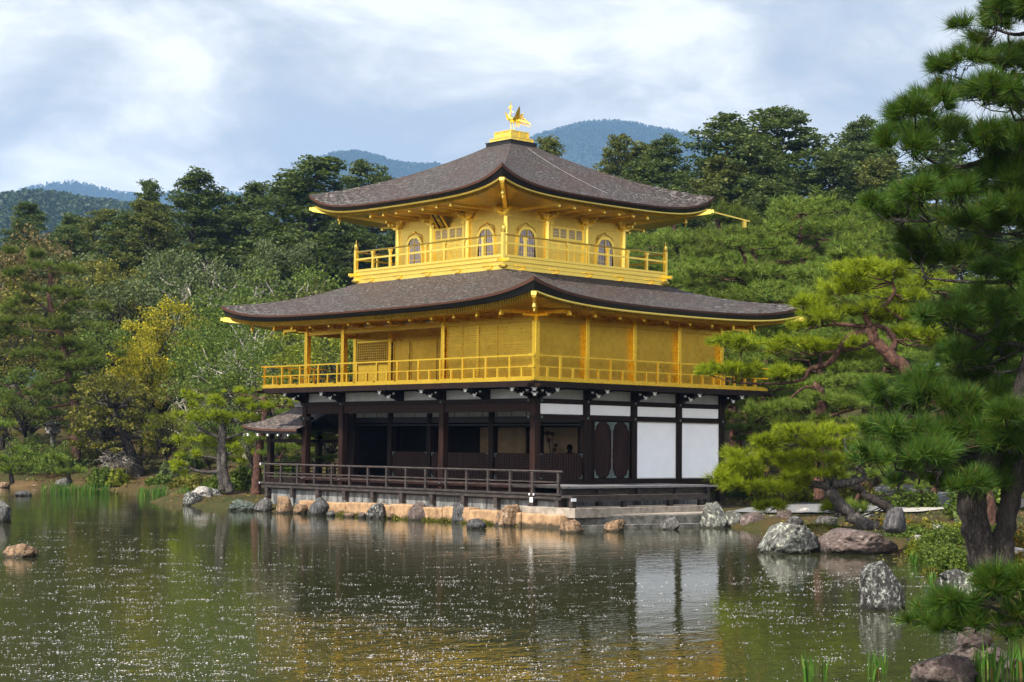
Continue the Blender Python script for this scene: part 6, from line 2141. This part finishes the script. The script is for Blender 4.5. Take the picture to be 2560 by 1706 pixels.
# leaning broadleaf tree over the water on the left
def leaning_tree():
    rng = np.random.default_rng(201)
    D = 88
    k = D / (FPX / DS)
    P3 = lambda x, y, dd=0: at_d(x, y, D + dd)
    mm = M()
    f0 = P3(326, 1122)
    tr = [P3(*a) for a in [(330, 1126), (322, 1095), (312, 1068), (300, 1040), (285, 1000), (270, 965), (262, 940)]]
    mm.tube([tuple(p_) for p_ in tr], [.40, .34, .30, .27, .24, .18, .12], 10)
    C, S = [], []
    for x, y, rx, ry in [(250, 880, 60, 26), (300, 900, 60, 26), (210, 905, 40, 20), (340, 910, 40, 20), (200, 955, 46, 22), (240, 960, 50, 26), (180, 990, 34, 22), (300, 960, 46, 22), (335, 1000, 36, 20), (255, 1030, 40, 12), (358, 1040, 30, 16), (190, 1020, 30, 18)]:
        for j in range(7):
            c = P3(x + rng.normal() * rx * .45, y + rng.normal() * ry * .5, rng.normal() * 1.2)
            s_ = rx * k * .38
            C.append(in_blob(rng, 80, c, (s_, s_, ry * k * .45), .2)); S.append(np.full(80, .17))
            t_ = tr[min(6, max(2, int((1126 - y) / 30)))]
            if j < 3:
                limb(mm, t_, c, .06, .015, rng, 6, .09, .05, 5)
                for h_ in range(3): limb(mm, c, c + rng.normal(size=3) * .5, .015, .006, rng, 4, .15, 0, 4)
    root = thing('leaning_tree', 'dark trunked tree leaning left over the reeds on the far bank', 'tree', tuple(f0))
    mm.build('trunk', BARK_D, root, smooth=True)
    np_mesh('crown', leaf_quads(rng, np.concatenate(C), np.concatenate(S), .6, .4) - np.array(f0), 4, L_OLIVE, root)
    m2 = M()
    for i in range(26):                                         # bare grey twigs low on the trunk
        a = P3(300 + rng.normal() * 12, 1068 + rng.normal() * 6)
        b = P3(225 + rng.random() * 80, 1056 + rng.normal() * 9, rng.normal())
        pts = limb(m2, a, b, .03, .012, rng, 6, .10, .05, 4)
        for j in range(5):
            s_ = np.array(pts[2 + j % 4]); limb(m2, s_, s_ + rng.normal(size=3) * .45, .012, .005, rng, 4, .15, 0, 3)
    m2.build('bare_twigs', BARK_W, root, smooth=True)


leaning_tree()

# shrubs
def bush(px, py, D, wpx, hpx, mat, label, seed, leaf=.075, n=2600, group='low shrubs round the pond', stem=BARK_D):
    q = at_d(px, py, D)
    g = gz(q[0], q[1])
    k = D / (FPX / DS)
    V = shrub(seed, wpx * k / 2, hpx * k, leaf, n)
    root = thing('shrub', label, 'shrub', (q[0], q[1], g - .05), group)
    mm = M(); rng = np.random.default_rng(seed)
    for i in range(7):
        a = rng.random() * 6.28; r = wpx * k * .3 * rng.random()
        mm.tube([(q[0], q[1], g - .2), (q[0] + math.cos(a) * r * .6, q[1] + math.sin(a) * r * .6, g + hpx * k * .4), (q[0] + math.cos(a) * r, q[1] + math.sin(a) * r, g + hpx * k * .8)], [.03, .02, .008], 5)
    mm.build('stem', stem, root)
    np_mesh('foliage', V, 4, mat, root)


for i, a in enumerate([
    (1965, 1212, 39.5, 80, 30, L_FRESH, 'small bright green shrub between the two big boulders'),
    (2060, 1262, 37.0, 130, 62, L_OLIVE, 'smooth olive clipped mound right of the purple boulder'),
    (2150, 1245, 36.0, 90, 50, L_GREEN, 'dark green azalea above the white rock'),
    (2190, 1275, 33.5, 100, 56, L_GREEN, 'dark green azalea behind the white rock, nearer'),
    (2170, 1215, 38.5, 110, 50, L_GREEN, 'green azalea on the brown mound left of the forked pine'),
    (2215, 1180, 41.0, 90, 40, L_FRESH, 'light green azalea left of the forked trunk'),
    (2110, 1185, 42.0, 80, 24, L_OLIVE, 'flat olive shrub on the brown mound'),
    (2330, 1210, 33.0, 70, 70, L_AUT, 'orange tinted azalea right of the forked pine'),
    (2345, 1160, 36.0, 60, 40, L_FRESH, 'yellow green azalea above the orange tinted one'),
    (2215, 1300, 31.0, 60, 50, L_GREEN, 'dark shrub at the foot of the forked pine'),
    (2320, 1255, 31.0, 70, 40, L_AUT, 'orange green shrub by the pale rock right of the forked pine'),
    (1905, 1186, 44.0, 60, 16, N_MID, 'low green ground shrub beside the gravel'),
    (60, 1103, 85, 90, 20, L_AUT, 'reddish low shrub on the far left bank'),
    (235, 1085, 86, 60, 34, L_GREEN, 'green shrub above the whitish rocks on the far bank'),
    (270, 1092, 85, 44, 30, L_FRESH, 'yellow flecked shrub left of the leaning trunk'),
    (400, 1080, 86, 70, 34, L_GREY, 'grey green shrub right of the leaning trunk'),
    (560, 1100, 68, 60, 50, L_GREEN, 'green shrub between the two pines by the porch'),
    (460, 1100, 76, 60, 30, L_OLIVE, 'olive shrub on the bank behind the pine point'),
    (650, 1070, 70, 100, 50, L_GREEN, 'green shrub seen below the porch rail'),
    (130, 1040, 92, 130, 60, L_GREEN, 'dark green shrub below the stone lantern'),
    (20, 1090, 83, 70, 26, L_OLIVE, 'olive shrub at the left end of the far bank'),
    (100, 1090, 84, 60, 28, L_FRESH, 'fresh green shrub left of the small rounded pine'),
    (195, 1085, 85, 60, 26, L_OLIVE, 'olive shrub right of the small rounded pine'),
    (430, 1095, 80, 50, 26, L_FRESH, 'fresh shrub left of the spreading point pine'),
    (500, 1085, 72, 60, 34, L_GREEN, 'dark shrub behind the twin trunk of the point pine'),
    (430, 1060, 88, 90, 40, L_GREEN, 'green shrub up the bank left of the point pine'),
    (2280, 1250, 33.5, 60, 44, L_GREEN, 'green azalea between the two forked trunks'),
    (2120, 1225, 39.0, 80, 40, L_FRESH, 'fresh azalea between the clipped mound and the dark azaleas'),
    (2060, 1180, 46.0, 70, 22, L_AUT, 'reddish low shrub beside the dark leaning trunk'),
    (2290, 1140, 40.0, 80, 46, L_GREEN, 'green azalea right behind the forked trunk'),
    (2140, 1165, 46.0, 100, 26, L_OLIVE, 'olive ground shrub on top of the brown mound'),
    (2140, 1300, 33.0, 46, 26, L_OLIVE, 'small olive shrub beside the white rock'),
    (2085, 1215, 41.0, 90, 26, L_GREEN, 'low green shrub behind the clipped mound'),
    (1880, 1200, 43.5, 70, 18, L_OLIVE, 'low olive ground shrub left of the leaning pine foot'),
    (165, 1104, 81, 60, 22, L_GREEN, 'green shrub overhanging the water behind the far reeds, left'),
    (215, 1106, 81, 60, 20, L_OLIVE, 'olive shrub overhanging the water behind the far reeds, right'),
    (370, 1110, 83, 60, 22, L_GREEN, 'low green shrub by the water right of the leaning trunk'),
    (415, 1116, 79, 46, 20, L_OLIVE, 'low olive shrub by the water left of the pine point'),
    (80, 1108, 83, 60, 18, L_GREEN, 'low green shrub by the water left of the small rounded pine'),
    (60, 1020, 94, 120, 70, L_GREEN, 'shady green shrub at the left under the bank pine'),
    (240, 1040, 94, 120, 50, L_OLIVE, 'olive shrub up the bank behind the leaning tree'),
    (2250, 1120, 50, 140, 80, L_GREEN, 'shady shrub behind the forked pine trunk'),
    (2090, 1130, 58, 140, 40, L_GREEN, 'green shrub beyond the brown mound'),
    (1700, 1100, 66, 120, 70, L_GREEN, 'green shrub behind the pavilion corner post'),
    (1800, 1120, 64, 140, 60, L_FRESH, 'light shrub beyond the gravel path'),
    (1960, 1120, 62, 140, 50, L_OLIVE, 'olive shrub beyond the sand path'),
]):
    bush(*a, seed=300 + i, leaf=.06 if a[2] < 45 else .14, n=3200)

L_LITTER = leaf_mat('leaf_litter', (0.035, 0.018, 0.008), (0.10, 0.05, 0.02), (0.16, 0.09, 0.03), 0.1)
# dry grass tuft between the boulders
iris(2050, 1362, 34, 46, 70, 'dry grass tuft between the two big boulders', 400, group=None, mat=DRYGR)
SC.objects  # (the tuft is an object of its own)

# moss and leaf litter on the banks
rng = np.random.default_rng(909)
n = 150000
X = rng.uniform(-56, 34, n); Y = rng.uniform(-20, 34, n)
ds = shore_dist(X, Y)
ok = (ds > .05) & (ds < 16) & ~((X > -12.8) & (X < 3.9) & (Y > -1.6) & (Y < 9)) & (rng.random(n) < .35 + .65 * (np.sin(X * .9 + np.sin(Y * 1.3) * 2) > -.1))
X, Y = X[ok], Y[ok]
Z = ground_h(X, Y) + .015
V = leaf_quads(rng, np.stack([X, Y, Z], -1), .05 + .12 * rng.random(len(X)) ** 3, .6, .6)
h = len(V) // 8 * 4
for mat, vv, l in ((L_OLIVE, V[:h], 'olive moss and ground cover over the banks'), (L_LITTER, V[h:], 'brown fallen needles and leaves over the banks')):
    o = np_mesh('ground_cover', vv, 4, mat)
    props(o, l, None, None, 'stuff')

# stone lantern on the far bank
q = at_d(122, 975, 98)
g = gz(q[0], q[1])
ln = thing('stone_lantern', 'weathered pale stone lantern half hidden among trees on the far bank', 'lantern', (q[0], q[1], g))
zt = at_d(122, 962, 98)[2]
mm = M(); mm.lathe((q[0], q[1], g), [(.30, 0), (.30, .12), (.14, .2), (.13, max(.3, zt - g - 1.0)), (.3, max(.4, zt - g - .85)), (.3, max(.45, zt - g - .78))], 8); mm.build('pillar', RK_LICH, ln)
mm = M(); z0 = zt - .78
for a, b in ((-1, -1), (1, -1), (1, 1), (-1, 1)): mm.box(q[0] + a * .24 - .06, q[0] + a * .24 + .06, q[1] + b * .24 - .06, q[1] + b * .24 + .06, z0, z0 + .42)
mm.box(q[0] - .3, q[0] + .3, q[1] - .3, q[1] + .3, z0 - .02, z0 + .1); mm.box(q[0] - .3, q[0] + .3, q[1] - .3, q[1] + .3, z0 + .32, z0 + .44); mm.box(q[0] - .2, q[0] + .2, q[1] - .2, q[1] + .2, z0 + .1, z0 + .32)
mm.build('fire_box', RK_WHITE, ln)
mm = M(); mm.lathe((q[0], q[1], z0 + .44), [(.52, 0), (.46, .08), (.22, .22), (.08, .27), (.12, .34), (.02, .44)], 8); mm.build('cap', RK_LICH, ln)

# visitor behind the pavilion corner
def person():
    q = at_d(1655.5, 1050, 66)
    g = gz(q[0], q[1])
    root = thing('person', 'visitor in a pink kimono standing behind the right corner of the pavilion', 'person', (q[0], q[1], g))
    skin = simple('skin', (.50, .30, .22), (.56, .36, .27), 4, .6, bump=0)
    pink = simple('pink_cloth', (.62, .25, .34), (.72, .45, .50), 9, .8, bump=0)
    hair = simple('dark_hair', (.01, .008, .007), (.02, .016, .014), 9, .5, bump=0)
    pts = [(0, 0, .92), (0, 0, 1.12), (0, 0, 1.32), (0, 0, 1.40), (0, 0, 1.50), (.17, 0, 1.32), (.22, .02, 1.06), (.20, .12, .86), (-.17, 0, 1.32), (-.22, .02, 1.06), (-.20, .12, .86), (.08, 0, .86), (.09, 0, .46), (.09, 0, .07), (.09, .13, .04), (-.08, 0, .86), (-.09, 0, .46), (-.09, 0, .07), (-.09, .13, .04), (0, 0, 1.58)]
    ed = [(0, 1), (1, 2), (2, 3), (3, 4), (2, 5), (5, 6), (6, 7), (2, 8), (8, 9), (9, 10), (0, 11), (11, 12), (12, 13), (13, 14), (0, 15), (15, 16), (16, 17), (17, 18), (4, 19)]
    rad = [.14, .125, .13, .05, .085, .06, .045, .03, .06, .045, .03, .09, .06, .045, .03, .09, .06, .045, .03, .075]
    me = bpy.data.meshes.new('body'); me.from_pydata(pts, ed, [])
    o = link_mesh('body', me, root)
    md = o.modifiers.new('skin', 'SKIN')
    for v, r in zip(me.skin_vertices[0].data, rad): v.radius = (r, r)
    me.skin_vertices[0].data[0].use_root = True
    o.modifiers.new('sub', 'SUBSURF').levels = 2
    o.modifiers['sub'].render_levels = 2
    me.materials.append(skin)
    mm = M(); mm.tube([(q[0], q[1], g + z) for z in (.06, .5, .95, 1.1, 1.3, 1.41)], [.19, .19, .18, .165, .20, .08], 14)
    for s_ in (-1, 1): mm.tube([(q[0] + s_ * .15, q[1], g + 1.34), (q[0] + s_ * .24, q[1] + .02, g + 1.08), (q[0] + s_ * .23, q[1] + .12, g + .88)], [.08, .09, .11], 10)
    mm.build('kimono', pink, root, smooth=True)
    mm = M(); mm.tube([(q[0], q[1], g + 1.0), (q[0], q[1], g + 1.16)], [.187, .178], 14); mm.build('sash', simple('purple_sash', (.18, .06, .22), (.26, .1, .3), 6, .8, bump=0), root)
    mm = M(); mm.lathe((q[0], q[1] - .015, g + 1.49), [(.085, 0), (.10, .05), (.098, .11), (.06, .17), (.02, .185)], 12); mm.build('hair', hair, root, smooth=True)


person()

# ------------------------------------------------------------------ air
m, t = material('thin_air_haze')
vol = t.n('ShaderNodeVolumePrincipled', {'Color': (0.30, 0.56, 1.0), 'Density': 0.00013, 'Anisotropy': 0.1})
t.n('ShaderNodeOutputMaterial', {'Volume': vol.outputs[0]})
hb = M(); hb.box(-5000, 600, -600, 5700, -3.0, 860)
ho = hb.build('haze', m)
ho['kind'] = 'stuff'
